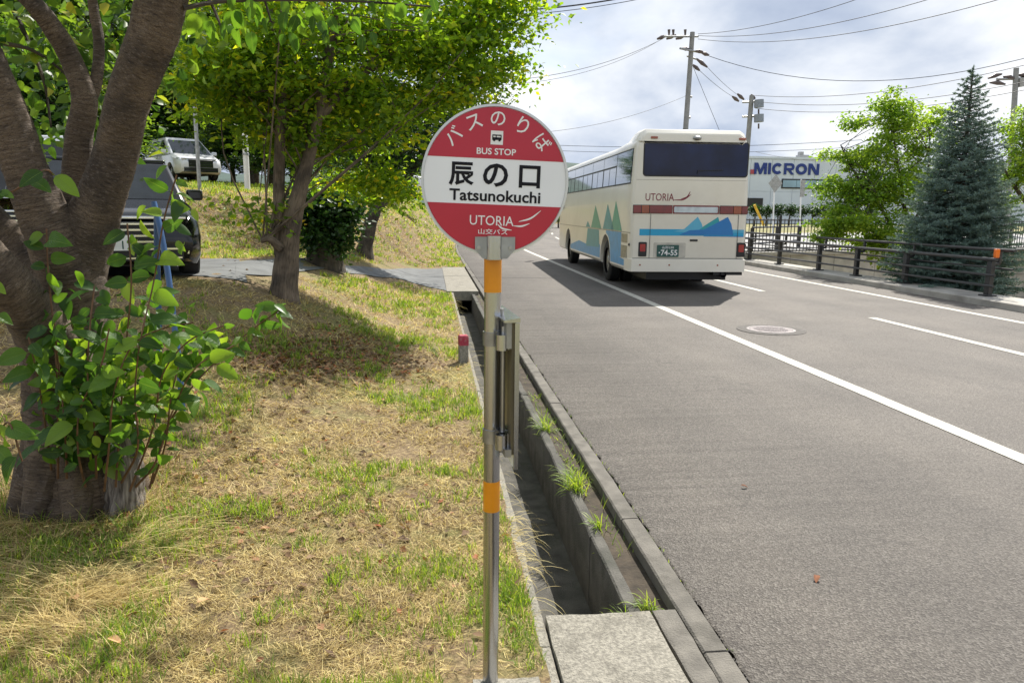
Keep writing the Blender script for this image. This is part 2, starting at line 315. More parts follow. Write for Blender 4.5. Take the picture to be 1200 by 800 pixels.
def bark_mat(name, c1, c2, c3, k=(7, 60, 1), lent=False):
    m, nt, N, L = newmat(name); out = N('ShaderNodeOutputMaterial'); p = N('ShaderNodeBsdfPrincipled'); L(p.outputs[0], out.inputs[0]); p.inputs['Roughness'].default_value = .85
    tc = N('ShaderNodeTexCoord'); mp = N('ShaderNodeMapping'); mp.inputs['Scale'].default_value = k; L(tc.outputs['UV'], mp.inputs[0])
    n = N('ShaderNodeTexNoise'); n.inputs['Scale'].default_value = 1; n.inputs['Detail'].default_value = 6; n.inputs['Roughness'].default_value = .65; n.inputs['Distortion'].default_value = .25; L(mp.outputs[0], n.inputs['Vector'])
    r = N('ShaderNodeValToRGB'); L(n.outputs[0], r.inputs[0]); e = r.color_ramp.elements; e[0].position = .33; e[0].color = (*c1, 1); e[1].position = .75; e[1].color = (*c3, 1); a = e.new(.43); a.color = (*c2, 1)
    n2 = N('ShaderNodeTexNoise'); n2.inputs['Scale'].default_value = 5; n2.inputs['Detail'].default_value = 6; L(tc.outputs['Object'], n2.inputs['Vector'])
    r2 = N('ShaderNodeValToRGB'); L(n2.outputs[0], r2.inputs[0]); r2.color_ramp.elements[0].position = .35; r2.color_ramp.elements[0].color = (.45, .45, .42, 1); r2.color_ramp.elements[1].position = .62; r2.color_ramp.elements[1].color = (1.25, 1.25, 1.1, 1)
    mx = N('ShaderNodeMixRGB'); mx.blend_type = 'MULTIPLY'; mx.inputs[0].default_value = 1; L(r.outputs[0], mx.inputs[1]); L(r2.outputs[0], mx.inputs[2]); last = mx.outputs[0]
    if lent:
        mp2 = N('ShaderNodeMapping'); mp2.inputs['Scale'].default_value = (11, 95, 1); L(tc.outputs['UV'], mp2.inputs[0])
        vo = N('ShaderNodeTexVoronoi'); vo.inputs['Scale'].default_value = 1; vo.inputs['Randomness'].default_value = 1; L(mp2.outputs[0], vo.inputs['Vector'])
        mrr = N('ShaderNodeMapRange'); L(vo.outputs['Distance'], mrr.inputs[0]); mrr.inputs[1].default_value = .16; mrr.inputs[2].default_value = .32; mrr.inputs[3].default_value = .4; mrr.inputs[4].default_value = 0
        ml = N('ShaderNodeMix'); ml.data_type = 'RGBA'; L(mrr.outputs[0], ml.inputs[0]); L(last, ml.inputs[6]); ml.inputs[7].default_value = (.23, .185, .155, 1); last = ml.outputs[2]
        mp3 = N('ShaderNodeMapping'); mp3.inputs['Scale'].default_value = (5, 30, 1); L(tc.outputs['UV'], mp3.inputs[0])
        v3 = N('ShaderNodeTexVoronoi'); v3.feature = 'DISTANCE_TO_EDGE'; L(mp3.outputs[0], v3.inputs['Vector'])
        mr3 = N('ShaderNodeMapRange'); L(v3.outputs['Distance'], mr3.inputs[0]); mr3.inputs[1].default_value = .0; mr3.inputs[2].default_value = .07; mr3.inputs[3].default_value = .8; mr3.inputs[4].default_value = 0
        m4 = N('ShaderNodeMix'); m4.data_type = 'RGBA'; L(mr3.outputs[0], m4.inputs[0]); L(last, m4.inputs[6]); m4.inputs[7].default_value = (.02, .013, .01, 1); last = m4.outputs[2]
    L(last, p.inputs['Base Color'])
    b = N('ShaderNodeBump'); b.inputs['Strength'].default_value = .9; b.inputs['Distance'].default_value = .011; L(n.outputs[0], b.inputs['Height'])
    n3 = N('ShaderNodeTexNoise'); n3.inputs['Scale'].default_value = 60; n3.inputs['Detail'].default_value = 4; L(tc.outputs['Object'], n3.inputs['Vector'])
    b2 = N('ShaderNodeBump'); b2.inputs['Strength'].default_value = .5; b2.inputs['Distance'].default_value = .006; L(n3.outputs[0], b2.inputs['Height']); L(b.outputs[0], b2.inputs['Normal']); L(b2.outputs[0], p.inputs['Normal']); return m
m_cherrybark = bark_mat('cherry_bark', (.036, .023, .016), (.098, .068, .050), (.18, .135, .102), (7, 80, 1), True)
m_bark = bark_mat('rough_bark', (.04, .03, .022), (.12, .09, .07), (.22, .17, .14), (38, 7, 1))
m_darkbark = bark_mat('dark_bark', (.02, .016, .013), (.06, .048, .038), (.11, .09, .075), (24, 5, 1))
G_SUCK = leafmat('cherry_leaf', [(0, (.03, .08, .014)), (.4, (.055, .14, .02)), (.75, (.11, .23, .026)), (1, (.22, .36, .04))], .48, .36, uv=True)
G_SUCK2 = leafmat('cherry_small_leaf', [(0, (.028, .075, .014)), (.45, (.055, .14, .02)), (.75, (.12, .24, .026)), (1, (.26, .38, .045))], .5, .38)
G_CROWN = leafmat('cherry_crown_leaf', [(0, (.018, .05, .02)), (.4, (.045, .11, .02)), (.8, (.16, .26, .035)), (1, (.40, .38, .06))], .5)
G_ZELK = leafmat('yellowing_leaf', [(0, (.045, .10, .01)), (.3, (.10, .20, .016)), (.65, (.22, .35, .025)), (.88, (.42, .47, .03)), (1, (.68, .52, .03))], .6)
G_DARK = leafmat('dark_leaf', [(0, (.016, .045, .012)), (.6, (.03, .085, .016)), (1, (.075, .15, .025))], .38)
G_LIGHT = leafmat('light_green_leaf', [(0, (.08, .17, .02)), (.5, (.16, .28, .03)), (1, (.29, .39, .05))], .55)
G_FOREST = leafmat('forest_leaf', [(0, (.035, .085, .015)), (.5, (.08, .165, .022)), (1, (.19, .28, .04))], .5)
G_NEEDLE = leafmat('spruce_needle', [(0, (.06, .11, .095)), (.6, (.14, .22, .195)), (1, (.27, .36, .32))], .12, .6)
G_STRAW = leafmat('straw', [(0, (.14, .09, .04)), (.3, (.36, .27, .11)), (.7, (.60, .49, .21)), (1, (.76, .65, .32))], .25, .7)
G_GRASS = leafmat('grass_blade', [(0, (.08, .16, .015)), (.6, (.18, .29, .03)), (1, (.36, .42, .08))], .45, .5)
G_LITTER = leafmat('leaf_litter', [(0, (.07, .04, .02)), (.5, (.2, .12, .06)), (.8, (.36, .24, .13)), (1, (.34, .09, .035))], .15, .8)

# ------------------------------------------------------------------ setting : ground, road
def grid_sheet(xs, ys, fn):
    mb = MB(); nx = len(xs)
    vs = [fn(x, y) for y in ys for x in xs]; mb.add(vs, [(j*nx+i, j*nx+i+1, (j+1)*nx+i+1, (j+1)*nx+i) for j in range(len(ys)-1) for i in range(nx-1)]); return mb
def lerp_list(a, b, n): return [a+(b-a)*i/n for i in range(n)]
ys = lerp_list(-3, 10, 110)+lerp_list(10, 34, 110)+lerp_list(34, 80, 40)+lerp_list(80, 260, 20)+[260]
ds = lerp_list(0, 4, 60)+lerp_list(4, 12, 50)+lerp_list(12, 40, 30)+lerp_list(40, 300, 12)+[300]
struct('grass_ground', grid_sheet([-d for d in ds][::-1], ys, lambda d, y: (edge(y)+d, y, gh(edge(y)+d, y))), m_ground, sharp=0)
mb = MB(); mb.add([(-3000, -3000, -2.6), (3000, -3000, -2.6), (3000, 3500, -2.6), (-3000, 3500, -2.6)], [(0, 1, 2, 3)]); struct('ground', mb, m_lawn)
# road with a broken left edge
ry = lerp_list(-3, 24, 900)+lerp_list(24, 260, 120)+[260]
mb = MB()
for y in ry:
    j = .022*noise.noise(Vector((y*9, 0, 0)))+.02*noise.noise(Vector((y*2.3, 5, 0)))+.012*noise.noise(Vector((y*40, 9, 0)))
    b = bend(y)
    mb.v += [(1.093+.9*j+b, y, -.006), (1.104+.9*j+b, y, .004), (4+b, y, .02), (6.8+b, y, .03), (9.99+b, y, .004), (9.99+b, y, -.5)]
mb.uv = [(0, 0)]*len(mb.v)
mb.f = [(j*6+i, j*6+i+1, (j+1)*6+i+1, (j+1)*6+i) for j in range(len(ry)-1) for i in range(5)]
struct('road', mb, m_asph, sharp=50)
struct('road_bed', grid_sheet([.86, 1.35], lerp_list(-3, 260, 120)+[260], lambda x, y: (x+bend(y), y, -.05 if x > 1 else -.05)), m_soil)
def rz(x):   # road crown height
    if x < 4: return .004+(.016)*(x-1.11)/2.89
    if x < 6.8: return .02+.01*(x-4)/2.8
    return .03-.026*(x-6.8)/2.95
def paint(name, x0, x1, y0, y1, n=40):
    k = [y0+(y1-y0)*i/n for i in range(n+1)]
    m = MB()
    for y in k:
        w = .006*noise.noise(Vector((y*6, x0, 0))); b = bend(y); m.v += [(x0+w+b, y, rz(x0)+.005), (x1+w+b, y, rz(x1)+.005)]
    m.uv = [(0, 0)]*len(m.v); m.f = [(2*i, 2*i+1, 2*i+3, 2*i+2) for i in range(n)]
    return struct(name, m, m_line)
paint('road_edge_line', 3.81, 3.96, -3, 120, 400)
paint('road_edge_line', 8.87, 9.02, -3, 120, 400)
for (a, b) in ((-8.5, -4.5), (5.9, 10.75), (14.6, 19.2), (24.2, 28.2), (33.6, 37.6), (43, 47), (52.4, 56.4)): paint('centre_line_dash', 6.74, 6.88, a, b, 12)
# manhole
mh = thing('manhole_cover', 'round pinkish iron manhole cover flush in the nearer traffic lane', 'manhole cover', (4.67, 9.68, rz(4.67)+.004))
def disc(r, n=40, r0=0, z0=0, z1=0):
    m = MB(); vs = []
    for k in range(n):
        a = 2*math.pi*k/n; vs += [(r0*math.cos(a), r0*math.sin(a), z0), (r*math.cos(a), r*math.sin(a), z0), (r*math.cos(a), r*math.sin(a), z1), (r0*math.cos(a), r0*math.sin(a), z1)]
    fs = []
    for k in range(n):
        a = k*4; b = (k+1) % n*4; fs += [(a+3, a+2, b+2, b+3), (a+1, b+1, b+2, a+2)]
        if r0: fs += [(a, a+3, b+3, b)]
    return m.add(vs, fs)
part('collar', disc(.46, 48, 0, -.01, .002), M('mortar_collar', (.105, .095, .085), .9, var=.2, scale=20, bump=.5), mh)
part('ring', disc(.325, 48, .29, 0, .007), M('iron_ring', (.2, .18, .175), .6, .2, var=.15, scale=20), mh)
part('lid', disc(.285, 48, 0, 0, .006), M('iron_lid', (.15, .125, .125), .6, .2, var=.25, scale=14), mh)
m = MB()
for i in range(-5, 6):
    for j in range(-5, 6):
        if i*i+j*j < 25: m.box((i*.05, j*.05, .0085), (.028, .028, .004), rz=.3*(i+j))
part('tread_pattern', m, M('iron_tread', (.17, .145, .145), .55, .2, var=.2, scale=14), mh)['kind'] = 'stuff'

# kerb stones, open drain
kerb = tag(bpy.data.objects.new('kerb', None), kind='structure'); C.objects.link(kerb)
def chipped(x0, x1, y0, y1, z0, z1, top=.0, seg=8, seed=0, amp=.006):
    m = MB(); vs = []; n = seg
    for i in range(n+1):
        y = y0+(y1-y0)*i/n; a = amp*noise.noise(Vector((y*11, seed, 0))); b = amp*noise.noise(Vector((y*13, seed+7, 2)))
        e = .008
        vs += [(x0, y, z0), (x0+a, y, z1-e+b), (x0+e+a, y, z1+b*.5), (x1-e+b, y, z1+a*.5), (x1+b, y, z1-e), (x1, y, z0)]
    fs = [(j*6+i, j*6+i+1, (j+1)*6+i+1, (j+1)*6+i) for j in range(n) for i in range(5)]+[(0, 1, 2, 3, 4, 5)[::-1], tuple(n*6+i for i in range(6))]
    fs = [f[::-1] for f in fs]
    return m.add(vs, fs)
y = -1.2; i = 0
while y < 75:
    L_ = 1.2
    o = struct('kerb_stone', chipped(.985+bend(y+.6), 1.082+bend(y+.6), y, y+L_-.008, -.3, .012+.003*math.sin(i*2.1), seed=i), m_conc, kerb); y += L_; i += 1
drain = tag(bpy.data.objects.new('drain_channel', None), kind='structure'); C.objects.link(drain)
y = 1.5; i = 0
while y < 27:
    L_ = 1.0
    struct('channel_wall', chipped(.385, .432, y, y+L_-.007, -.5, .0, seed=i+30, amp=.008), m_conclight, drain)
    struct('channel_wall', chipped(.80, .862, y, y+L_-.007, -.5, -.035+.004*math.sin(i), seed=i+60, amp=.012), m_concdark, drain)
    y += L_; i += 1
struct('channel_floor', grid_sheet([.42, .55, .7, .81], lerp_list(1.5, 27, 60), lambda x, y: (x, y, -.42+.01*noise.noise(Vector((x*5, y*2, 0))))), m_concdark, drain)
struct('gap_soil', grid_sheet([.855, .9, .95, .99], lerp_list(1.5, 27, 120), lambda x, y: (x, y, -.13+.05*noise.noise(Vector((x*9, y*3, 0))))), m_soil, drain)
m = MB(); m.box((.42, 12, -1.56), (3, 32, 2.05)); struct('drain_bedding', m, m_soil)
# covers
def slab(name, label, x0, x1, y0, y1, z0, z1, mat, seed):
    m = MB(); n = 14; vs = []
    nx = 8
    for k, z in ((0, z0), (1, z1)):
        for j in range(n+1):
            for i in range(nx+1):
                x = x0+(x1-x0)*i/nx; yy = y0+(y1-y0)*j/n
                if j in (0, n) or i in (0, nx):
                    d = .012*noise.noise(Vector((x*14, yy*14, seed+k)))+.006*noise.noise(Vector((x*40, yy*40, seed)))
                    if j in (0, n): yy += d*(1 if j else -1)
                    if i in (0, nx): x += d*.6
                zz = z+(.003*noise.noise(Vector((x*20, yy*20, seed))) if k else 0)-(.005 if k and (j in (0, n) or i in (0, nx)) else 0)
                vs.append((x, yy, zz))
    w = nx+1; q = (n+1)*w
    fs = [(j*w+i, (j+1)*w+i, (j+1)*w+i+1, j*w+i+1) for j in range(n) for i in range(nx)]+[(q+j*w+i, q+j*w+i+1, q+(j+1)*w+i+1, q+(j+1)*w+i) for j in range(n) for i in range(nx)]
    fs += [(j*w, q+j*w, q+(j+1)*w, (j+1)*w) for j in range(n)]+[(j*w+nx, (j+1)*w+nx, q+(j+1)*w+nx, q+j*w+nx) for j in range(n)]
    fs += [(i, i+1, q+i+1, q+i) for i in range(nx)]+[(n*w+i, q+n*w+i, q+n*w+i+1, n*w+i+1) for i in range(nx)]
    m.add(vs, fs); o = link(name, m.mesh(name, mat, 35)); return tag(o, label, 'drain cover')
slab('drain_cover', 'rough concrete drain cover in the foreground beside the sign pole', .44, .868, 1.72, 2.69, -.12, .018, m_conclight, 3)
slab('drain_cover', 'narrow strip of concrete between the foreground drain cover and the kerb', .882, .978, 1.72, 2.70, -.12, .012, m_conc, 5)
slab('drain_cover', 'long pale concrete slab bridging the drain at the driveway mouth', .30, .93, 14.75, 21.2, -.16, .03, m_conclight, 8)
slab('footing_slab', 'small pale concrete pad at the foot of the sign pole', .13, .36, 1.9, 2.315, -.1, .012, m_conclight, 9)['category'] = 'concrete pad'
# driveway, draped
near = [(120, 324), (228, 324), (290, 323), (440, 325), (480, 331), (527, 344)]
far = [(120, 304), (228, 305), (290, 306), (440, 315), (480, 315), (521, 313)]
A = [G(*p) for p in near]; B = [G(*p) for p in far]
A = [A[0]+Vector((-14, 1, 0)), A[0]+Vector((-6, 0, 0))]+A[1:]; B = [B[0]+Vector((-14, -1, 0)), B[0]+Vector((-6, 0, 0))]+B[1:]
A[-1] = Vector((.33, 14.9, 0)); B[-1] = Vector((.33, 21.0, 0))
A = [Vector(p) for p in smooth_path(A, 6)]; B = [Vector(p) for p in smooth_path(B, 6)]
mb = MB(); n = 14; drive_pts = []
for a, b in zip(A, B):
    for k in range(n+1): p = a.lerp(b, k/n); drive_pts.append((p.x, p.y)); mb.v.append((p.x, p.y, gh(p.x, p.y)+.014))
mb.uv = [(0, 0)]*len(mb.v); mb.f = [(j*(n+1)+i, (j+1)*(n+1)+i, (j+1)*(n+1)+i+1, j*(n+1)+i+1) for j in range(len(A)-1) for i in range(n)]
struct('driveway', mb, m_asph2)
DP = np.array(drive_pts)
def on_drive(x, y): return np.min((DP[:, 0]-x)**2+(DP[:, 1]-y)**2) < .12
# right side : deck edge, verge, canal wall, far bank
def wxy(px, py, z): p = G0(px, py, z); return p
WA = wxy(880, 297, .3); WB = wxy(1200, 292, .3); wd = (WB-WA).normalized(); WA = WA-wd*1.5; wn = Vector((-wd.y, wd.x, 0))
if wn.y < 0: wn = -wn
def beside_road(ys_, xr_, z):      # land right of the road, its left side following the kerb
    m = MB()
    for y in ys_: m.v += [(9.95+bend(y)+.86, y, z), (max(9.95+bend(y)+.87, xr_), y, z)]
    m.uv = [(0, 0)]*len(m.v); m.f = [(2*i, 2*i+1, 2*i+3, 2*i+2) for i in range(len(ys_)-1)]; return m
yw = WA.y+wd.y*((10.8-WA.x)/wd.x)+.1
bank = beside_road(lerp_list(yw, 140, 40)+[140], 420, .3); bank.v = [(v[0], v[1]+(max(0, v[0]-11)*wd.y/wd.x if i == 1 else 0), v[2]) for i, v in enumerate(bank.v)]
bank.v[1] = (420, yw+(420-10.8)*wd.y/wd.x, .3)
struct('far_bank', bank, m_lawn)
fr = MB(); ya_ = yw+1.4; pts = []
for y in lerp_list(ya_, ya_+21, 12)+[ya_+21]: fr.v += [(9.95+bend(y)+.88, y, .31), (140, y+(140-10.8)*wd.y/wd.x, .31)]
fr.uv = [(0, 0)]*len(fr.v); fr.f = [(2*i, 2*i+1, 2*i+3, 2*i+2) for i in range(12)]
struct('side_road', fr, M('pale_asphalt', (.30, .295, .28), .85, var=.15, scale=1.2))
m_wallc = M('bright_concrete', (.44, .42, .37), .85, var=.15, scale=3, bump=.4, bscale=60, dirt=.35, dirtcol=(.2, .18, .15), dscale=2)
wall = thing('canal_wall', 'pale concrete canal wall of cast panels under the bar fence', 'retaining wall', (WA.x, WA.y, -2.6))
ang = math.atan2(wd.y, wd.x); R_ = Matrix.Rotation(ang, 3, 'Z')
for k in range(30):
    for j in range(3):
        c = WA+wd*(1.0+k*2.0-1)-wn*.12; m = MB(); m.box((c.x, c.y, -2.6+.48+j*.95+(.0)), (1.975, .24, .93), rot=R_); part('panel', m, m_wallc, wall, world=True)
m = MB(); c = WA+wd*29-wn*.13; m.box((c.x, c.y, .3), (60.5, .34, .1), rot=R_); part('coping', m, m_wallc, wall, world=True)
m = MB(); c = WA+wd*29; m.box((c.x, c.y, -1.2), (60, .1, 2.8), rot=R_); part('backing', m, m_concdark, wall, world=True)
# verge + canal near bank
vy = lerp_list(-3, 27, 60)+[27]
struct('verge', grid_sheet([0, .4, .8, 1.3, 1.9, 3, 5, 60], vy, lambda d, y: (10.78+d, y, [0, 0, -.12, -.35, -.75, -1.6, -2.5, -2.55][[0, .4, .8, 1.3, 1.9, 3, 5, 60].index(d)]+.02+.04*noise.noise(Vector((d*2, y*2, 0))))), m_ground, sharp=0)
pave = MB(); n = 60
def kx(y): return 9.95+bend(y)
for (y0, y1) in ((-3, 120),):
    yy = [y0+(y1-y0)*i/120 for i in range(121)]
    for y in yy: pave.v += [(kx(y), y, -.2), (kx(y), y, .115), (kx(y)+.02, y, .13), (kx(y)+.82, y, .13), (kx(y)+.84, y, .11), (kx(y)+.84, y, -2.6)]
    pave.uv = [(0, 0)]*len(pave.v); pave.f = [(j*6+i, j*6+i+1, (j+1)*6+i+1, (j+1)*6+i) for j in range(len(yy)-1) for i in range(5)]
struct('bridge_edge', pave, M('deck_edge_concrete', (.40, .375, .33), .85, var=.2, scale=1.2, bump=.3, dirt=.5, dscale=1.5))
# right pavement beyond canal joins the far bank

# ------------------------------------------------------------------ bus stop sign
PX, PY = .19, 2.30
sign = thing('bus_stop_sign', 'round red and white bus stop sign on a steel pole with two orange bands', 'bus stop sign', (PX, PY, 0))
m = MB(); m.cyl((0, 0, -.1), (0, 0, 1.83), .0265, 32); part('pole', m, m_steel, sign)
for z0, z1 in ((.632, .735), (1.352, 1.466)):
    m = MB(); m.cyl((0, 0, z0), (0, 0, z1), .0274, 32); part('orange_band', m, m_orange, sign)
RD = .222
disc_o = None
tilt = rad(1.7); zc = 1.69; DXo = .003
def SF(u, v, w=0):        # sign face plane -> pole-local, facing -Y
    c, s_ = math.cos(tilt), math.sin(tilt)
    return (DXo+u*c+v*s_, -.034-w, zc-u*s_+v*c)
def circ(r, n=72, a0=0, a1=2*math.pi): return [(r*math.cos(a0+(a1-a0)*k/n), r*math.sin(a0+(a1-a0)*k/n)) for k in range(n)]
m = MB(); m.prism(circ(RD-.004), SF, .003); disc_o = part('disc', m, m_signwhite, sign)
m = MB(); n = 72; vs = []
for k in range(n):
    a = 2*math.pi*k/n
    for r, w in ((RD-.008, .003), (RD-.007, .0065), (RD, .0065), (RD, -.003), (RD-.008, -.003)): vs.append(SF(r*math.cos(a), r*math.sin(a), w))
m.add(vs, [(k*5+i, k*5+i+1, (k+1) % n*5+i+1, (k+1) % n*5+i) for k in range(n) for i in range(4)]); part('rim', m, M('sign_rim', (.55, .56, .56), .3, .8, var=.05), sign)
def cap(ch, up):
    r = RD-.0085; a = math.asin(ch/r); q = [(r*math.cos(t), r*math.sin(t)) for t in ([a+(math.pi-2*a)*k/40 for k in range(41)] if up else [math.pi-a+(math.pi+2*a)*k/40 for k in range(41)])]
    return q
for ch, up in ((.29*RD, True), (-.315*RD, False)):
    m = MB(); m.prism([(u, v) for u, v in cap(ch, up)], lambda u, v, w: SF(u, v, .0032+w), .0006); part('red_field', m, m_red, disc_o)
def put(me, parent, fn, name='lettering', rot=0, u=0, v=0):
    co = np.zeros(len(me.vertices)*3, dtype=np.float32); me.vertices.foreach_get('co', co); co = co.reshape(-1, 3); c, s_ = math.cos(rot), math.sin(rot)
    out = [fn(u+p[0]*c-p[1]*s_, v+p[0]*s_+p[1]*c, float(p[2])) for p in co.tolist()]
    me.vertices.foreach_set('co', np.array(out, dtype=np.float32).ravel()); me.update(); return link(name, me, parent)
SFr = lambda u, v, w: SF(u, v, .0042+w)
SFw = lambda u, v, w: SF(u, v, .0036+w)
for ch, ang in zip('バスのりば', (46, 22.5, -.5, -25, -49)):
    me = fit_text(ch, None, {'バ': .2, 'ス': .185, 'の': .18, 'り': .215, 'ば': .205}[ch]*RD, m_white, .006); r = .815*RD
    a = rad(90+ang); put(me, disc_o, SFr, rot=rad(ang), u=r*math.cos(a), v=r*math.sin(a))
put(fit_text('BUS STOP', .53*RD, .085*RD, m_white, .018), disc_o, SFr, v=.385*RD)
m = MB(); m.prism([(-.083*RD, .475*RD), (.083*RD, .475*RD), (.083*RD, .655*RD), (-.083*RD, .655*RD)], SFr, .0006); part('pictogram_panel', m, m_white, disc_o)
m = MB()
for u0, u1, v0, v1 in ((-.062, .062, .535, .552), (-.062, -.05, .55, .6), (.05, .062, .55, .6), (-.062, .062, .59, .605), (-.015, -.005, .55, .6), (-.062, .062, .552, .57)):
    m.prism([(u0*RD, v0*RD), (u1*RD, v0*RD), (u1*RD, v1*RD), (u0*RD, v1*RD)], lambda u, v, w: SF(u, v, .005+w), .0005)
for u0 in (-.035, .035): m.prism([(u0*RD+.016*RD*math.cos(t*.7), .533*RD+.016*RD*math.sin(t*.7)) for t in range(9)], lambda u, v, w: SF(u, v, .0051+w), .0006)
part('pictogram', m, m_ink, disc_o)
for ch, u, w_ in (('辰', -.46, .335), ('の', 0, .34), ('口', .465, .29)):
    put(fit_text(ch, w_*RD, .31*RD if ch != '口' else .30*RD, m_ink, .026), disc_o, SFw, u=u*RD, v=.075*RD)
put(fit_text('Tatsunokuchi', 1.24*RD, .155*RD, m_ink, .02), disc_o, SFw, u=.005*RD, v=-.2*RD)
def swoosh(pts, wid, fn, th=.0006):
    P = [Vector((p[0], p[1], 0)) for p in smooth_path([(a, b, 0) for a, b in pts], 6)]; n = len(P); m = MB(); L_, R2 = [], []
    for i, p in enumerate(P):
        t = (P[min(i+1, n-1)]-P[max(i-1, 0)]).normalized(); w = wid*math.sin(math.pi*min(1, (i+.6)/(n)))*.5+wid*.08; q = Vector((-t.y, t.x, 0))*w; L_.append(p+q); R2.append(p-q)
    for i in range(n-1): m.prism([(R2[i].x, R2[i].y), (R2[i+1].x, R2[i+1].y), (L_[i+1].x, L_[i+1].y), (L_[i].x, L_[i].y)], fn, th)
    return m
put(fit_text('UTORIA', .6*RD, .13*RD, m_white, .002), disc_o, SFr, u=-.03*RD, v=-.53*RD)
for q in ([(.27*RD, -.59*RD), (.38*RD, -.59*RD), (.49*RD, -.55*RD)], [(.34*RD, -.53*RD), (.50*RD, -.48*RD), (.64*RD, -.37*RD)], [(.05*RD, -.575*RD), (.12*RD, -.63*RD), (.25*RD, -.65*RD)]):
    part('swoosh', swoosh(q, .02*RD, SFr), m_white, disc_o)
put(fit_text('山交バス', .40*RD, .075*RD, m_white, .008), disc_o, SFr, u=-.01*RD, v=-.68*RD)
m = MB(); m.prism([(-.062, -.256), (.062, -.256), (.062, -.19), (-.062, -.19)], lambda u, v, w: (u, -.0415-w, zc+v+.015), .0025)
m = MB(); m.prism([(-.058, -.205), (-.058, -.178+.012), (.064, -.178+.012), (.064, -.205), (.04, -.232), (-.034, -.232)], lambda u, v, w: (u, -.0415-w, zc+v), .0025)
br = part('bracket_plate', m, M('zinc_plate', (.36, .37, .36), .5, .7, var=.15, scale=20), sign)
m = MB(); m.tube([(0, -.03, zc-.235), (0, -.03, zc-.163)], .0265, 28); part('bracket_sleeve', m, m_steel, sign)
for u in (-.047, .05):
    m = MB(); m.cyl((u, -.044, zc-.198), (u, -.0495, zc-.198), .0062, 6); part('screw', m, m_dsteel, br)
# timetable case on the pole
case = tag(bpy.data.objects.new('timetable_case', None)); C.objects.link(case); case.parent = sign
A0 = Vector((.256-PX, 2.2-PY, 0)); B0 = Vector((.231-PX, 2.50-PY, 0)); dd = (B0-A0).normalized(); nn = Vector((-dd.y, dd.x, 0))
if nn.x > 0: nn = -nn
def CF(a, w, z): p = A0+dd*a+nn*w; return Vector((p.x, p.y, z))
Lc = (B0-A0).length; zb, zt = .85, 1.268
def cbox(m, a0, a1, w0, w1, z0, z1, z1b=None):
    z1b = z1 if z1b is None else z1b
    m.add([CF(a0, w0, z0), CF(a1, w0, z0), CF(a1, w1, z0), CF(a0, w1, z0), CF(a0, w0, z1), CF(a1, w0, z1), CF(a1, w1, z1b), CF(a0, w1, z1b)], [(0, 3, 2, 1), (4, 5, 6, 7), (0, 1, 5, 4), (1, 2, 6, 5), (2, 3, 7, 6), (3, 0, 4, 7)]); return m
part('backing_board', cbox(MB(), .008, Lc-.008, .004, .013, zb, zt), m_brownpanel, case)
part('front_sheet', cbox(MB(), 0, Lc, -.006, .003, zb-.045, zt+.003), m_signwhite, case)
m = MB(); cbox(m, -.003, .004, -.008, .006, zb-.045, zt); part('edge_trim', m, m_steel, case)
m = MB(); cbox(m, Lc-.006, Lc+.003, -.008, .024, zb, zt); part('edge_trim', m, m_dsteel, case)
m = MB(); cbox(m, -.004, Lc+.006, -.01, .04, zt+.002, zt+.016, zt+.008); part('rain_hood', m, m_steel, case)
m = MB(); cbox(m, 0, Lc, .013, .034, zb-.004, zb+.02); part('bottom_rail', m, m_dsteel, case)
m = MB(); cbox(m, .01, Lc-.01, .0135, .03, zt-.08, zt); part('top_rail', m, m_dsteel, case)
for z in (1.205, .888):
    m = MB(); m.cyl((0, 0, z-.022), (0, 0, z+.022), .0305, 28); part('clamp_band', m, m_dsteel, case)
    m = MB(); m.box((.036, -.012, z), (.012, .03, .05)); m.box((.05, -.03, z), (.02, .006, .05)); m.cyl((.03, -.031, z), (.03, -.042, z), .006, 6); part('clamp_bolt', m, m_dsteel, case)
    m = MB(); m.tube([CF(.03, .04, z-.024), CF(.03, .04, z+.024)], .019, 20); m.box(tuple(CF(.08, .028, z)), (.028, .10, .048), rz=math.atan2(dd.y, dd.x)-math.pi/2); part('clamp_sleeve', m, m_steel, case)
m = MB(); m.tube([CF(.06, .03, .85), CF(.06, .03, 1.25)], .006, 8); part('stay_rod', m, m_dsteel, case)
m = MB(); m.tube([(.03, .0, .83), (.03, .0, 1.30)], .006, 8); part('conduit', m, m_dsteel, case)

# boundary stake
st = G(543, 425); stake = thing('boundary_stake', 'short white concrete boundary post with a red painted top in the grass', 'boundary stake', (st.x, st.y, st.z), .15)
m = MB(); m.box((0, 0, .05), (.095, .095, .30)); part('post', m, m_conclight, stake, bevel=.008)
m = MB(); m.box((0, 0, .24), (.098, .098, .10)); m.box((0, 0, .293), (.09, .09, .012)); part('red_cap', m, M('worn_red_paint', (.36, .03, .06), .8, var=.25, scale=18, dirt=.5, dirtcol=(.4, .35, .3), dscale=20), stake, bevel=.006)

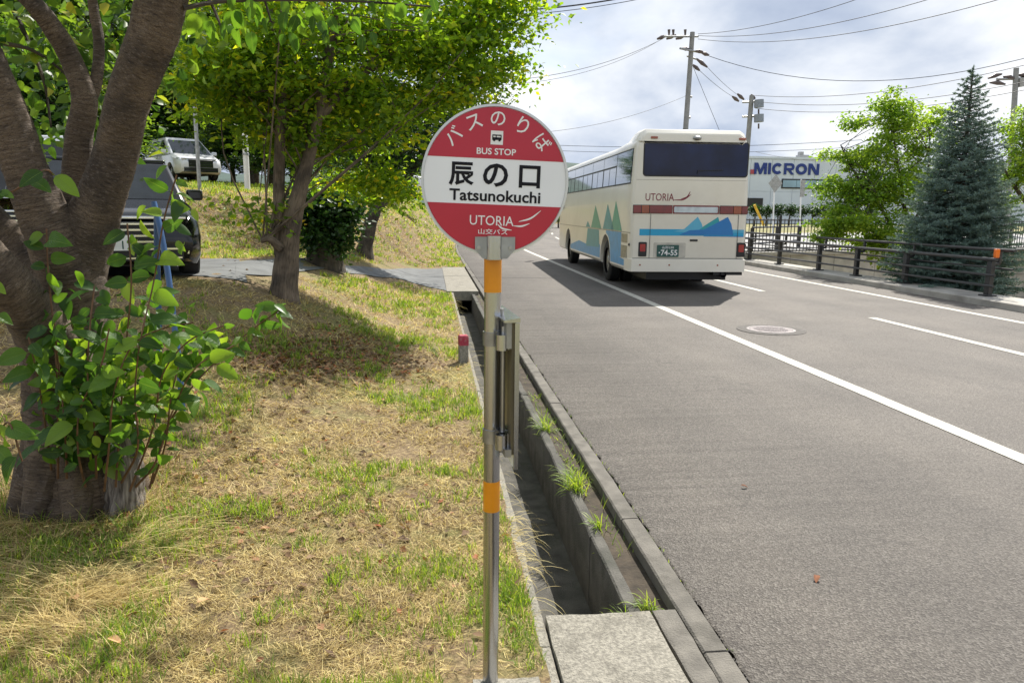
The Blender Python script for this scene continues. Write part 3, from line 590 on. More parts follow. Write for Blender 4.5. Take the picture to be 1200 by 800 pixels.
# ------------------------------------------------------------------ bus
m_cream = M('cream_paint', (.82, .775, .67), .3, var=.02, scale=1, coat=.25, dirt=.18, dirtcol=(.45, .4, .3), dscale=1.2)
m_busglass = M('bus_tinted_glass', (.006, .012, .045), .06, var=.6, scale=1.2, spec=.3)
m_busside = M('bus_side_glass', (.02, .04, .055), .03, var=.1, spec=1, coat=1)
m_tail = M('tail_lamp_red', (.17, .012, .012), .2, var=.15, coat=.6); m_amber = M('amber_lens', (.30, .06, .015), .2, var=.1, coat=.6)
m_rlamp = M('bright_red_lens', (.35, .01, .02), .2, var=.1, coat=.6)
m_sky = M('stripe_blue', (.015, .34, .58), .3, var=.03); m_deep = M('deep_blue', (.015, .18, .48), .3, var=.03); m_pale = M('pale_blue', (.10, .42, .60), .3, var=.03); m_teal = M('teal', (.02, .32, .36), .3, var=.03)
m_tree1 = M('livery_green', (.04, .34, .26), .28, var=.08, spec=.2); m_tree2 = M('livery_teal', (.02, .30, .36), .28, var=.08, spec=.2); m_lblue = M('livery_blue', (.02, .30, .60), .28, var=.1, spec=.2)
m_grey = M('grey_panel', (.34, .35, .36), .3, .3, var=.1); m_rim = M('wheel_steel', (.5, .49, .46), .4, .6, var=.2, scale=10)
BA = rad(-2.1); bus = thing('bus', 'cream coach with blue mountain stripes driving away in the nearer lane', 'bus', (5.18, 14.62, .015), BA)
HW, LB, ZT = 1.2, 11.0, 3.1
def sect(ins, zt, zb=.40, hw=HW):
    pts = []; r = .2
    def ac(cx, cz, r, a0, a1, n=5): return [(cx+r*math.cos(rad(a0+(a1-a0)*k/n)), cz+r*math.sin(rad(a0+(a1-a0)*k/n))) for k in range(n+1)]
    h = hw-ins; top = hw-.05-ins
    pts += [(-h+.05, zb+ins), (-h, zb+ins+.06), (-h, 2.0)]+ac(-top+r, zt-ins-r, r, 180, 90)+ac(top-r, zt-ins-r, r, 90, 0)+[(h, 2.0), (h, zb+ins+.06), (h-.05, zb+ins)]
    return pts
def busz(y): return ZT-.04*S((y-1.2)/1.0)-.03
st_ = [(0, .075), (.025, .035), (.07, .01), (.12, 0), (.5, 0), (1.2, 0), (2.2, 0), (5, 0), (9, 0), (10.6, 0), (10.85, .05), (10.98, .16), (11.0, .3)]
m = MB(); k0 = None
for y, ins in st_: p = sect(ins, busz(y)); k0 = len(p); m.v += [(a, y, b) for a, b in p]
m.uv = [(0, 0)]*len(m.v); m.f = [(j*k0+i, j*k0+(i+1) % k0, (j+1)*k0+(i+1) % k0, (j+1)*k0+i) for j in range(len(st_)-1) for i in range(k0)]+[tuple(range(k0))[::-1], tuple((len(st_)-1)*k0+i for i in range(k0))]
m.f = [f[::-1] for f in m.f]
AX = (2.55, 8.55); cut = []
for y in AX:
    for s_ in (-1, 1): c = MB(); c.cyl((s_*.72, y, .47), (s_*1.4, y, .47), .60, 40); c.box((s_*1.06, y, .2), (.68, 1.2, .5)); c = MB().cyl((s_*.72, y, .50), (s_*1.4, y, .50), .58, 40); cut.append(c)
body = link('body', boolean_cut(m, m_cream, cut), bus)
def rear(u, v, w): return (u, -.002-w, v)
def rpanel(name, pts, mat, th=.012, parent=None, y0=0, bevel=0):
    mm = MB(); mm.prism(pts, lambda u, v, w: (u, .002-y0-w, v), th+.002); return part(name, mm, mat, parent or bus, bevel=bevel)
def rr(x0, x1, z0, z1, r=.06, n=5):
    o = []
    for cx, cz, a in ((x1-r, z0+r, -90), (x1-r, z1-r, 0), (x0+r, z1-r, 90), (x0+r, z0+r, 180)): o += [(cx+r*math.cos(rad(a+90*k/n)), cz+r*math.sin(rad(a+90*k/n))) for k in range(n+1)]
    return o
# roof fairing at the rear
m = MB(); vs = []
for y, w, z in ((-.015, .98, 2.98), (.0, 1.02, 3.13), (.1, 1.05, 3.22), (.6, 1.04, 3.23), (1.4, .98, 3.14), (1.7, .95, 3.02)): vs += [(-w-.06, y, min(z, 2.98)), (-w, y, z-.06), (-w+.09, y, z), (w-.09, y, z), (w, y, z-.06), (w+.06, y, min(z, 2.98))]
m.add(vs, [(j*6+i, (j+1)*6+i, (j+1)*6+i+1, j*6+i+1) for j in range(5) for i in range(5)]+[tuple(range(6)), tuple(30+i for i in range(6))[::-1]])
part('roof_fairing', m, m_cream, bus, bevel=.015)
rpanel('rear_window_seal', rr(-1.0, 1.135, 2.30, 2.985, .07), m_black, .006)
rpanel('rear_window', rr(-.975, 1.11, 2.325, 2.96, .055), m_busglass, .011)
m = MB(); m.sphere((.06, -.02, 3.05), (.09, .05, .045), 12, 8); part('rear_camera', m, m_dsteel, bus)
for x in (-.80, .98): rpanel('marker_lamp', rr(x-.07, x+.07, 3.025, 3.07, .015), m_amber, .03, bevel=.006)
for nme, x0, x1, segs in (('tail_lamp_bar', -1.17, -.37, [(-1.17, -1.0, m_tail), (-1.0, -.84, m_amber), (-.84, -.37, m_tail)]), ('tail_lamp_bar', .60, 1.18, [(.60, .88, m_tail), (.88, 1.05, m_amber), (1.05, 1.18, m_tail)])):
    hs = rpanel(nme, rr(x0, x1, 1.575, 1.745, .01), m_black, .008)
    for a, b, mt in segs: rpanel('lens', rr(a+.006, b-.006, 1.585, 1.735, .012), mt, .012, hs, y0=.01)
hs = rpanel('reversing_panel', rr(-.36, .59, 1.575, 1.745, .015), m_tail, .008); rpanel('panel_face', rr(-.335, .56, 1.60, 1.715, .02), M('pale_panel', (.50, .56, .60), .25, .3), .006, hs, y0=.01)
rpanel('blue_stripe', [(-1.02, 1.14), (1.13, 1.14), (1.13, 1.27), (-1.02, 1.27)], m_sky, .001, y0=.0015)
rpanel('pale_stripe', [(.9, 1.21), (1.13, 1.21), (1.13, 1.27), (.9, 1.27)], m_pale, .001, y0=.0035)
rpanel('mountain_decal', [(-.33, 1.22), (-.1, 1.28), (.16, 1.52), (.25, 1.38), (.3, 1.20)], m_pale, .001, y0=.0045)
rpanel('mountain_decal', [(.12, 1.20), (.3, 1.34), (.58, 1.52), (.68, 1.2)], m_teal, .001, y0=.006)
rpanel('mountain_decal', [(-.2, 1.16), (.0, 1.25), (.3, 1.27), (.55, 1.40), (.78, 1.52), (.86, 1.38), (.91, 1.16)], m_deep, .001, y0=.0075)
rpanel('stripe_lower_edge', [(.3, 1.13), (1.13, 1.125), (1.13, 1.14), (.3, 1.145)], m_deep, .001, y0=.0045)  # thin deep blue line of the livery along the stripe's lower edge
mr = M('maroon_lettering', (.20, .012, .03), .3, var=.02)
put(fit_text('UTORIA', .58, .145, mr, .003), bus, lambda u, v, w: (-.635+u, -.004-w, 1.90+v))
for q in ([(-.36, 1.845), (-.15, 1.86), (0, 1.96)], [(-.2, 1.87), (-.08, 1.91), (-.02, 2.02)]): part('swoosh', swoosh(q, .022, lambda u, v, w: (u, -.003-w, v), .001), mr, bus)
for x in (-.805, 1.0): rpanel('panel_seam', [(x-.004, .69), (x+.004, .69), (x+.004, 1.57), (x-.004, 1.57)], m_black, .001, y0=.009)
rpanel('panel_seam', [(-1.15, .682), (1.15, .682), (1.15, .69), (-1.15, .69)], m_black, .001, y0=.0025)
for k in range(6): rpanel('vent_slot', [(-.95+.0, 2.14+k*.018), (-.70, 2.14+k*.018), (-.70, 2.148+k*.018), (-.95, 2.148+k*.018)], m_black, .001, y0=.001) if False else None
rpanel('panel_seam', [(-1.12, 2.235), (1.12, 2.235), (1.12, 2.241), (-1.12, 2.241)], M('seam_line', (.3, .28, .23), .5), .001, y0=.001)  # panel joint drawn as a thin brownish line below the rear window
rpanel('hatch_handle', rr(.02, .18, 1.03, 1.07, .01), m_black, .012, bevel=.003)
part('wiper', MB().tube([(.1, -.02, 2.36), (.1, -.035, 2.42), (.62, -.03, 2.44)], .008, 6), m_black, bus)
pr = rpanel('plate_recess', rr(-.72, -.06, .70, 1.0, .02), M('recess_cream', (.5, .47, .4), .4), .004)
pl = rpanel('number_plate', rr(-.65, -.20, .715, .955, .015), M('green_plate', (.018, .085, .07), .35), .01, y0=.006)
put(fit_text('74-55', .34, .115, m_white, .02), pl, lambda u, v, w: (-.40+u, -.019-w, .80+v))
put(fit_text('・', .03, .03, m_white, .02), pl, lambda u, v, w: (-.60+u, -.019-w, .80+v))
put(fit_text('山形230', .24, .055, m_white, .01), pl, lambda u, v, w: (-.425+u, -.019-w, .905+v))
for x in (-.945, 1.09):
    h = rpanel('lower_lamp', rr(x-.085, x+.085, .72, 1.01, .02), m_black, .012, bevel=.004); rpanel('lens', rr(x-.055, x+.055, .82, .97, .015), m_rlamp, .008, h, y0=.013)
m = MB(); vs = []
for x, y in ((-1.215, .45), (-1.215, .06), (-1.17, -.045), (-1.0, -.065), (1.0, -.065), (1.17, -.045), (1.215, .06), (1.215, .45)): vs += [(x, y, .42), (x, y, .665), (x*.96, y+.03, .675)]
m.add(vs, [(j*3+i, j*3+i+1, (j+1)*3+i+1, (j+1)*3+i) for j in range(7) for i in range(2)]); m.f = [f[::-1] for f in m.f]; part('bumper', m, m_cream, bus)
for x in (-1.0, -.4, .6): rpanel('reflector', rr(x-.015, x+.015, .54, .57, .005), m_amber, .004, y0=.067)
m = MB(); m.box((0, 5.4, .42), (2.1, 10.2, .1)); part('underfloor', m, m_black, bus)
m = MB(); m.box((.1, 1.5, .36), (1.7, 2.2, .28)); part('engine_bay', m, m_black, bus)
m = MB(); m.tube([(.75, -.04, .36), (.75, .5, .37)], .06, 14, cap=False); part('exhaust', m, m_black, bus)
m = MB(); m.box((.85, .16, .38), (.6, .3, .06)); part('mud_guard', m, m_black, bus)
def wheel(parent, x, y, r, wd_, side):
    t = MB(); n = 36; vs = []; pr_ = [(-.5, .62), (-.5, .9), (-.38, 1), (.38, 1), (.5, .9), (.5, .62)]
    for k in range(n):
        a = 2*math.pi*k/n
        for px_, q in pr_: vs.append((x+px_*wd_, y+q*r*math.cos(a), r+q*r*math.sin(a)))
    t.add(vs, [(k*6+i, k*6+i+1, (k+1) % n*6+i+1, (k+1) % n*6+i) for k in range(n) for i in range(5)]); wh = part('wheel', MB().cyl((x-wd_*.3, y, r), (x+wd_*.3, y, r), r*.6, 24), m_rim, parent)
    part('tyre', t, m_rubber, wh); c = MB(); c.cyl((x+side*wd_*.3, y, r), (x+side*wd_*.42, y, r), r*.24, 16, r*.16)
    for k in range(8): a = k*math.pi/4; c.cyl((x+side*wd_*.3, y+r*.38*math.cos(a), r+r*.38*math.sin(a)), (x+side*wd_*.36, y+r*.38*math.cos(a), r+r*.38*math.sin(a)), r*.035, 6)
    part('hub', c, m_dsteel, wh); return wh
for y in AX:
    for s_ in (-1, 1): wheel(bus, s_*1.02, y, .48, .27, s_)
for s_ in (-1, 1): wheel(bus, s_*.70, AX[0], .48, .25, s_)
for s_ in (-1, 1):
    def sidew(name, y0, y1, z0, z1, mat=m_busside, th=.006, parent=None, off=0):
        def X(z): return HW-(.05*max(0, (z-2.0)/.9)) if z > 2 else HW
        mm = MB(); vs = []
        for w in (-.002+off, th+off):
            for y, z in ((y0, z0), (y1, z0), (y1, z1), (y0, z1)): vs.append((s_*(X(z)+w), y, z))
        f = [(0, 1, 2, 3), (4, 7, 6, 5), (0, 4, 5, 1), (1, 5, 6, 2), (2, 6, 7, 3), (3, 7, 4, 0)]
        mm.add(vs, f if s_ < 0 else [q[::-1] for q in f]); return part(name, mm, mat, parent or bus)
    bz = sidew('window_band', .17, 10.55, 2.16, 2.86, m_black, .003)
    sidew('rear_side_window', .2, 1.62, 2.19, 2.83, off=.003)
    for k in range(6):
        y0 = 1.66+k*1.48
        sidew('upper_window', y0, y0+1.45, 2.60, 2.83, off=.003)
        sidew('side_window', y0+.03, y0+.70, 2.19, 2.56, off=.003); sidew('side_window', y0+.75, y0+1.40, 2.19, 2.56, off=.003)
    sidew('waist_rail', .05, 10.8, 1.18, 1.20, M('seam', (.35, .33, .28), .4), .004)
    for y0, y1 in ((.22, .75), (.22, .75)): pass
    sidew('vent_grille', .26, .80, .98, 1.16, m_dsteel, .006); sidew('vent_grille', .26, .80, .66, .92, m_dsteel, .006)
    sidew('side_lamp', 9.6, 9.75, 1.7, 1.82, m_dsteel, .02); sidew('side_lamp', .06, .10, .93, .98, m_black, .02)
    def decal(pts, mat, off):
        mm = MB(); mm.prism(pts if s_ > 0 else pts[::-1], lambda u, v, w: (s_*(HW+.002+off+w), u, v), .001); part('livery_decal', mm, mat, bus)
    decal([(.05, .47), (1.80, .47), (1.9, .70), (2.1, .95), (2.4, 1.15), (.05, 1.17)][::1], m_lblue, 0) if False else None
    decal([(.1, .50), (1.9, .50), (1.93, .66), (1.05, .66), (.1, .60)], m_lblue, 0)
    decal([(.85, .66), (1.95, .66), (2.0, .85), (2.2, 1.04), (2.5, 1.13), (2.5, 1.18), (.85, 1.18)], m_lblue, 0)
    decal([(3.2, .5), (8.0, .5), (8.0, .62), (6.4, .8), (5.2, .75), (4.2, 1.0), (3.2, .8)], m_lblue, 0)
    for a, b, h, mt in ((.8, 1.95, 1.84, m_tree1), (1.62, 2.9, 1.78, m_tree2), (3.1, 4.5, 1.76, m_tree1), (4.6, 5.3, 1.36, m_tree2)):
        decal([(a, 1.205), (b, 1.205), ((a*.4+b*.6), h)], mt, .001)
    decal([(3.3, .75), (5.2, .7), (5.0, 1.17), (3.4, 1.17)], m_tree2, .002)
m = MB(); m.box((-1.42, 10.9, 2.2), (.14, .1, .5)); m.tube([(-1.2, 10.8, 2.7), (-1.4, 10.95, 2.7), (-1.42, 10.95, 2.4)], .02, 8); part('side_mirror', m, m_black, bus, bevel=.02)
m = MB(); m.prism(rr(-1.0, 1.0, 1.3, 2.85, .1), lambda u, v, w: (u, 11.0-.01+w, v), .02); part('windscreen', m, m_busside, bus)

# ------------------------------------------------------------------ guard rail
rail = thing('guard_rail', 'dark brown tubular bridge railing with horizontal pipes beside the road', 'railing', (10.4, 12.8, .13))
RYs = [12.8, 15.3, 17.2, 19.0, 21.3, 23.4, 25.6, 27.8, 30.0, 32.5, 35, 37.5]
def RX(y): return 10.38+bend(y)
for y in RYs:
    m = MB(); m.box((RX(y), y, .13+.33), (.09, .12, .66)); m.box((RX(y)+.16, y, .13+.72), (.05, .05, .24)); m.box((RX(y)+.09, y, .13+.60), (.16, .05, .05)); m.box((RX(y), y, .13+.015), (.2, .24, .03)); part('post', m, m_rail, rail, world=True, bevel=.008)
for dx, z, r in ((-.06, .69, .034), (-.06, .40, .024), (-.06, .20, .024), (.16, .86, .03), (.16, .52, .018)):
    P = [(RX(y)+dx, y, .13+z) for y in [12.45 if dx > 0 else 12.6]+lerp_list(13, 38, 25)]
    m = MB(); m.tube(P, r, 10); part('rail', m, m_rail, rail, world=True)
tag(part('reflector', MB().box((RX(12.8)+.02, 12.72, .93), (.09, .06, .16)), M('orange_reflector', (.75, .16, .01), .35), rail, world=True, bevel=.01))
# second railing beyond the canal
q0 = WA+wd*1.2+Vector((0, 0, .0)); r2 = thing('guard_rail', 'short dark railing turning away at the far corner of the bridge', 'railing', (q0.x, q0.y, .3))
QA = G0(880, 296, .3); QB = G0(935, 291, .3)
for t in (0, .5, 1): p = QA.lerp(QB, t); m = MB(); m.box((p.x, p.y, .3+.42), (.1, .1, .84)); part('post', m, m_rail, r2, world=True)
for z in (.3, .55, .85): m = MB(); m.tube([(QA.x, QA.y, .3+z), (QB.x, QB.y, .3+z)], .03, 8); part('rail', m, m_rail, r2, world=True)
# bar fence on the canal wall
bf = thing('bar_fence', 'dark metal fence of thin vertical bars on top of the canal wall', 'fence', (WA.x, WA.y, .35))
m_bar = M('fence_bar_paint', (.03, .03, .032), .5, var=.1)
bar = MB(); bar.box((0, 0, .55), (.022, .022, 1.1)); bme = bar.mesh('bar', m_bar)
FL = 34.0; nb = 225
for k in range(nb):
    p = WA+wd*(.6+FL*k/nb)-Vector((WA.x, WA.y, WA.z)); o = link('bar', bme, bf); o.location = (p.x, p.y, 0)
post = MB(); post.box((0, 0, .6), (.07, .07, 1.22)); pme = post.mesh('fence_post', m_bar)
for k in range(0, 18): p = WA+wd*(.6+2*k+.07)-WA; o = link('fence_post', pme, bf); o.location = (p.x, p.y, 0)
for z in (.12, 1.06):
    m = MB(); a = wd*.5; b = wd*(.6+FL); m.tube([(a.x, a.y, z), (b.x, b.y, z)], .022, 6); part('rail', m, m_bar, bf)

# ------------------------------------------------------------------ factory
m_bwall = M('white_cladding', (.62, .68, .74), .45, var=.04, scale=.4); m_bpanel = m_bwall
m_bgl = M('factory_glass', (.25, .40, .48), .1, var=.15, scale=.3, coat=.5); m_navy = M('navy_lettering', (.006, .03, .20), .4, var=.02)
Yb = 100.; tl = spot(856, 182.5, Yb); FX0, FZT = tl.x, tl.z; GZ = .3
fac = thing('factory_building', 'pale blue-white factory with big blue MICRON lettering and a ribbon window', 'building', (FX0, Yb, GZ))
def FBX(m, x0, x1, z0, z1, y0, y1): return m.box(((x0+x1)/2, (y0+y1)/2, (z0+z1)/2), (x1-x0, y1-y0, z1-z0))
part('wall', FBX(MB(), 0, 75, 0, FZT-GZ-.3, .3, 40), m_bwall, fac)
part('parapet', FBX(MB(), -.1, 75.1, FZT-GZ-.3, FZT-GZ, .1, 40.1), m_bwall, fac)
def fl(px, py): p = spot(px, py, Yb); return p.x-FX0, p.z-GZ
for i in range(24):
    for z0, z1 in ((.02, 2.6), (2.62, 4.4), (4.42, FZT-GZ-.32)): part('panel', FBX(MB(), i*3.1+.02, i*3.1+3.06, z0+.02, z1-.02, .22, .3), m_bpanel, fac)
a = fl(917, 209.5); b = fl(1010, 223)
part('window_frame', FBX(MB(), a[0], a[0]+24, b[1]+.1, a[1], .1, .24), m_black, fac)
for k in range(12): x0 = a[0]+.15+k*1.98; part('pane', FBX(MB(), x0, x0+(1.93 if k % 5 != 4 else 1.7), b[1]+.28, a[1]-.18, .05, .12), m_bgl, fac)
a = fl(878, 232); b = fl(894, 243); part('loading_door', FBX(MB(), a[0]-2, b[0], b[1]-.4, a[1], .1, .26), m_black, fac)
a = fl(884, 204); b = fl(961, 192)
def arc_band(r0x, r0y, r1x, r1y, a0, a1, cx=.5, cy=.5, n=20):
    return [[(cx+r1x*math.cos(rad(a0+(a1-a0)*k/n)), cy+r1y*math.sin(rad(a0+(a1-a0)*k/n))), (cx+r1x*math.cos(rad(a0+(a1-a0)*(k+1)/n)), cy+r1y*math.sin(rad(a0+(a1-a0)*(k+1)/n))), (cx+r0x*math.cos(rad(a0+(a1-a0)*(k+1)/n)), cy+r0y*math.sin(rad(a0+(a1-a0)*(k+1)/n))), (cx+r0x*math.cos(rad(a0+(a1-a0)*k/n)), cy+r0y*math.sin(rad(a0+(a1-a0)*k/n)))] for k in range(n)]
GL = {'M': [[(0, 0), (.2, 0), (.2, 1), (0, 1)], [(.8, 0), (1, 0), (1, 1), (.8, 1)], [(.2, .62), (.42, 0), (.5, 0), (.5, .38), (.28, 1), (.2, 1)], [(.5, 0), (.58, 0), (.8, .62), (.8, 1), (.72, 1), (.5, .38)]],
      'I': [[(0, 0), (1, 0), (1, 1), (0, 1)]], 'C': arc_band(.26, .24, .5, .5, 42, 318), 'O': arc_band(.26, .24, .5, .5, 0, 360, n=28),
      'R': [[(0, 0), (.23, 0), (.23, 1), (0, 1)], [(.23, .78), (.65, .78), (.65, 1), (.23, 1)], [(.23, .36), (.65, .36), (.65, .58), (.23, .58)], [(.38, .36), (.72, 0), (1, 0), (.66, .37)]]+arc_band(.12, .1, .34, .32, -90, 90, .65, .68, 12),
      'N': [[(0, 0), (.22, 0), (.22, 1), (0, 1)], [(.78, 0), (1, 0), (1, 1), (.78, 1)], [(.22, .68), (.68, 0), (.78, 0), (.78, .32), (.32, 1), (.22, 1)]]}
xw = {'M': 1.45, 'I': .3, 'C': 1.2, 'R': 1.2, 'O': 1.3, 'N': 1.25}; gap = .17; tot = sum(xw[c_] for c_ in 'MICRON')+gap*5; ux = (b[0]-a[0])/tot; x0 = a[0]
for c_ in 'MICRON':
    m = MB()
    for poly in GL[c_]: m.prism(poly, lambda u, v, w: (x0+u*xw[c_]*ux, .2-w, a[1]+v*(b[1]-a[1])), .12)
    part('letter', m, m_navy, fac, sharp=0); x0 += (xw[c_]+gap)*ux
c = fl(881.5, 203); part('red_logo_mark', FBX(MB(), c[0]-.22, c[0]+.25, c[1]-.1, c[1]+.5, .02, .2), m_rlamp, fac)
for x in (12.3,): p = fl(953, 181); m = MB(); m.box((p[0], 3, FZT-GZ+.25), (1.4, 1.2, .5)); m.box((p[0]-.3, 3, FZT-GZ+.7), (.6, .6, .5)); part('roof_vent', m, m_dsteel, fac)
# signs seen from the back
def back_sign(px, ptop, pbot, Y, label, kind, base=263):
    p = spot(px, base, Y); z1 = spot(px, ptop, Y).z
    t = thing('road_sign', label, 'road sign', (p.x, Y, GZ-.6)); m = MB(); m.tube([(0, 0, 0), (spot(px+(2 if kind == 'd' else 1), ptop, Y).x-p.x, 0, z1-GZ+.6)], .038, 10); part('post', m, m_white, t)
    zc_ = (spot(px, ptop+ (10 if kind == 'd' else 11), Y).z)-GZ+.6; ox = spot(px+2, ptop+10, Y).x-p.x
    if kind == 'd':
        m = MB(); r = .38; m.prism([(-r, 0), (0, -r*1.25), (r, 0), (0, r*1.25)], lambda u, v, w: (ox+u, -.06-w, zc_+v), .012); pl_ = part('plate', m, m_dsteel, t)
        for v in (-.14, .14): part('clamp', MB().box((ox, -.085, zc_+v), (.3, .03, .04)), m_dsteel, pl_)
    else:
        m = MB(); m.prism([(-.13, -.45), (.13, -.45), (.13, .45), (-.13, .45)], lambda u, v, w: (ox+u, -.06-w, zc_+v), .012); pl_ = part('plate', m, m_dsteel, t)
        for v in (-.3, 0, .3): part('clamp', MB().box((ox, -.085, zc_+v), (.2, .03, .04)), m_dsteel, pl_)
back_sign(906, 205, 0, 38, 'back of a grey diamond road sign on a white post before the factory', 'd', 275)
back_sign(938, 210, 0, 39, 'back of a narrow grey rectangular road sign on a white post', 'r', 275)

# ------------------------------------------------------------------ utility poles and wires
m_pole = M('pole_concrete', (.26, .26, .25), .8, var=.12, scale=3); m_wire = M('wire', (.03, .03, .035), .6, var=0); m_ins = M('insulator', (.10, .075, .07), .4, var=.2)
def upole(label, base, top, r0, r1):
    t = thing('utility_pole', label, 'utility pole', base); m = MB(); b = Vector(base); m.tube([(0, 0, 0), tuple(Vector(top)-b)], [r0, r1], 14); part('shaft', m, m_pole, t); return t
def upart(t, name, pts, r, mat=m_dsteel): m = MB(); m.tube(pts, r, 8); return part(name, m, mat, t, world=True)
Y1 = 45.; b = spot(795, 262, Y1); p1 = upole('tall concrete utility pole with crossarms rising behind the coach', (b.x, Y1, -.5), spot(811.5, 38, Y1), .19, .14)
def sp(px, py, Y): return tuple(spot(px, py, Y))
upart(p1, 'crossarm', [sp(778, 43, Y1-1.5), sp(818, 43, Y1+.3)], .06); upart(p1, 'crossarm', [sp(797, 57, Y1-1), sp(822, 62, Y1+.5)], .06); upart(p1, 'crossarm', [sp(805, 66, Y1), sp(823, 72, Y1)], .05)
for (a0, b0, c0, d0) in ((770, 46, 781, 42), (781, 46, 792, 41), (792, 46, 803, 42), (799, 57, 808, 58), (815, 60, 824, 61), (822, 62, 831, 65), (816, 69, 829, 79), (812, 76, 820, 83)):
    upart(p1, 'insulator', [sp(a0, b0, Y1), sp((a0+c0)/2, (b0+d0)/2, Y1), sp(c0, d0, Y1)], [.05, .12, .05], m_ins)
for px_ in (784, 789, 803): upart(p1, 'insulator', [sp(px_, 42, Y1), sp(px_, 35, Y1)], [.05, .09], m_ins)
upart(p1, 'bracket', [sp(803, 137, Y1), sp(809, 138, Y1)], .07); upart(p1, 'bracket', [sp(805, 112, Y1), sp(811, 114, Y1)], .06)
Y2 = 66.; b = spot(868, 262, Y2); p2 = upole('shorter utility pole carrying two transformers right of the coach roof', (b.x, Y2, -.5), spot(881, 112, Y2), .27, .2)
for zt_ in (122, 139):
    a_ = spot(886.5, zt_+5, Y2); c_ = spot(886.5, zt_-4, Y2); m = MB(); m.tube([(a_.x, a_.y-.5, a_.z), (c_.x, c_.y-.5, c_.z)], .42, 14); part('transformer', m, M('transformer_grey', (.25, .28, .32), .5, .3, var=.1), p2, world=True)
    upart(p2, 'bracket', [sp(870, zt_-2, Y2), sp(893, zt_-3, Y2)], .09); upart(p2, 'bushing', [sp(889, zt_+12, Y2), sp(889, zt_+6, Y2)], .08, m_ins)
for q in ((858, 113, 866, 119), (864, 110, 872, 117), (880, 111, 885, 116)): upart(p2, 'insulator', [sp(q[0], q[1], Y2), sp((q[0]+q[2])/2, (q[1]+q[3])/2, Y2), sp(q[2], q[3], Y2)], [.07, .17, .07], m_ins)
Y3 = 50.; b = spot(1182, 262, Y3); p3 = upole('utility pole with dark insulators behind the blue spruce at the right', (b.x, Y3, 0), spot(1191, 80, Y3), .22, .17)
for (a0, b0, c0, d0) in ((1158, 92, 1174, 87), (1160, 97, 1178, 99), (1176, 90, 1190, 93), (1192, 88, 1204, 90)): upart(p3, 'insulator', [sp(a0, b0, Y3), sp((a0+c0)/2, (b0+d0)/2-1, Y3), sp(c0, d0, Y3)], [.06, .17, .06], m_ins)
upart(p3, 'crossarm', [sp(1168, 93, Y3), sp(1215, 92, Y3)], .09)
upart(p3, 'bracket', [sp(1196, 102, Y3), sp(1196, 92, Y3)], .3, m_dsteel)
def wire(lbl, a, b, sag, r=.02):
    A_, B_ = spot(*a), spot(*b); P = []
    for k in range(25): t = k/24; p = A_.lerp(B_, t); p.z -= sag*4*t*(1-t); P.append(p)
    m = MB(); m.tube(P, r*.75, 5); o = link('power_line', m.mesh('power_line', m_wire)); tag(o, lbl, 'power line', 'overhead power lines')
wire('uppermost wire sweeping right from the tall pole top', (818, 40, Y1), (1300, -130, 22), .9)
wire('second wire sweeping up right from the tall pole top', (818, 42, Y1), (1300, -75, 22), .9)
wire('third wire sweeping up right from the tall pole top', (818, 46, Y1), (1300, -40, 22), .9)
wire('wire running left from the tall pole crossarm', (776, 46, Y1), (560, 97, 30), .5, .018)
wire('slack wire running left just under the highest left one', (772, 48, Y1), (560, 101, 30), .6, .014)
wire('low thin wire running left from the middle of the tall pole', (805, 112, Y1), (600, 157, 40), .5, .015)
wire('wire drooping from the tall pole and rising over the spruce top', (831, 66, Y1), (1420, -10, 30), 2.4, .022)
wire('upper wire between the transformer pole and the right edge', (885, 112, Y2), (1330, 41, 40), 1.2, .03)
wire('middle wire between the transformer pole and the right edge', (885, 119, Y2), (1330, 66, 40), 1.2, .03)
wire('lower wire between the transformer pole and the right edge', (885, 127, Y2), (1330, 76, 40), 1.2, .03)
wire('upper link between the tall pole and the transformer pole', (829, 79, Y1), (864, 111, Y2), .1, .02)
wire('lower link between the tall pole and the transformer pole', (820, 83, Y1), (858, 113, Y2), .1, .02)
wire('steep stay wire slanting down right from the tall pole', (812, 78, Y1), (850, 170, Y1), 0, .018)
wire('level wire behind the roof of the coach, upper one', (600, 168, 90), (1010, 164, 80), .6, .035)
wire('level wire behind the roof of the coach, lower one', (600, 174, 90), (1010, 172, 80), .6, .03)
wire('wire sagging across the top of the factory wall', (885, 178, 70), (1010, 190, 60), .3, .022)
wire('dark cable crossing the top of the picture beside the tree', (580, 14, 24), (760, -8, 24), .1, .03)
wire('thin cable just below the topmost one beside the tree', (580, 19, 24), (760, -3, 24), .1, .014)
ya, yb_ = spot(884, 240, 34), spot(895, 264, 34); m = MB(); m.tube([ya, yb_], .06, 10); o = link('guy_wire_sleeve', m.mesh('guy_wire_sleeve', M('yellow_sleeve', (.7, .42, .02), .5))); tag(o, 'slanting yellow guy wire sleeve just right of the coach', 'guy wire sleeve')

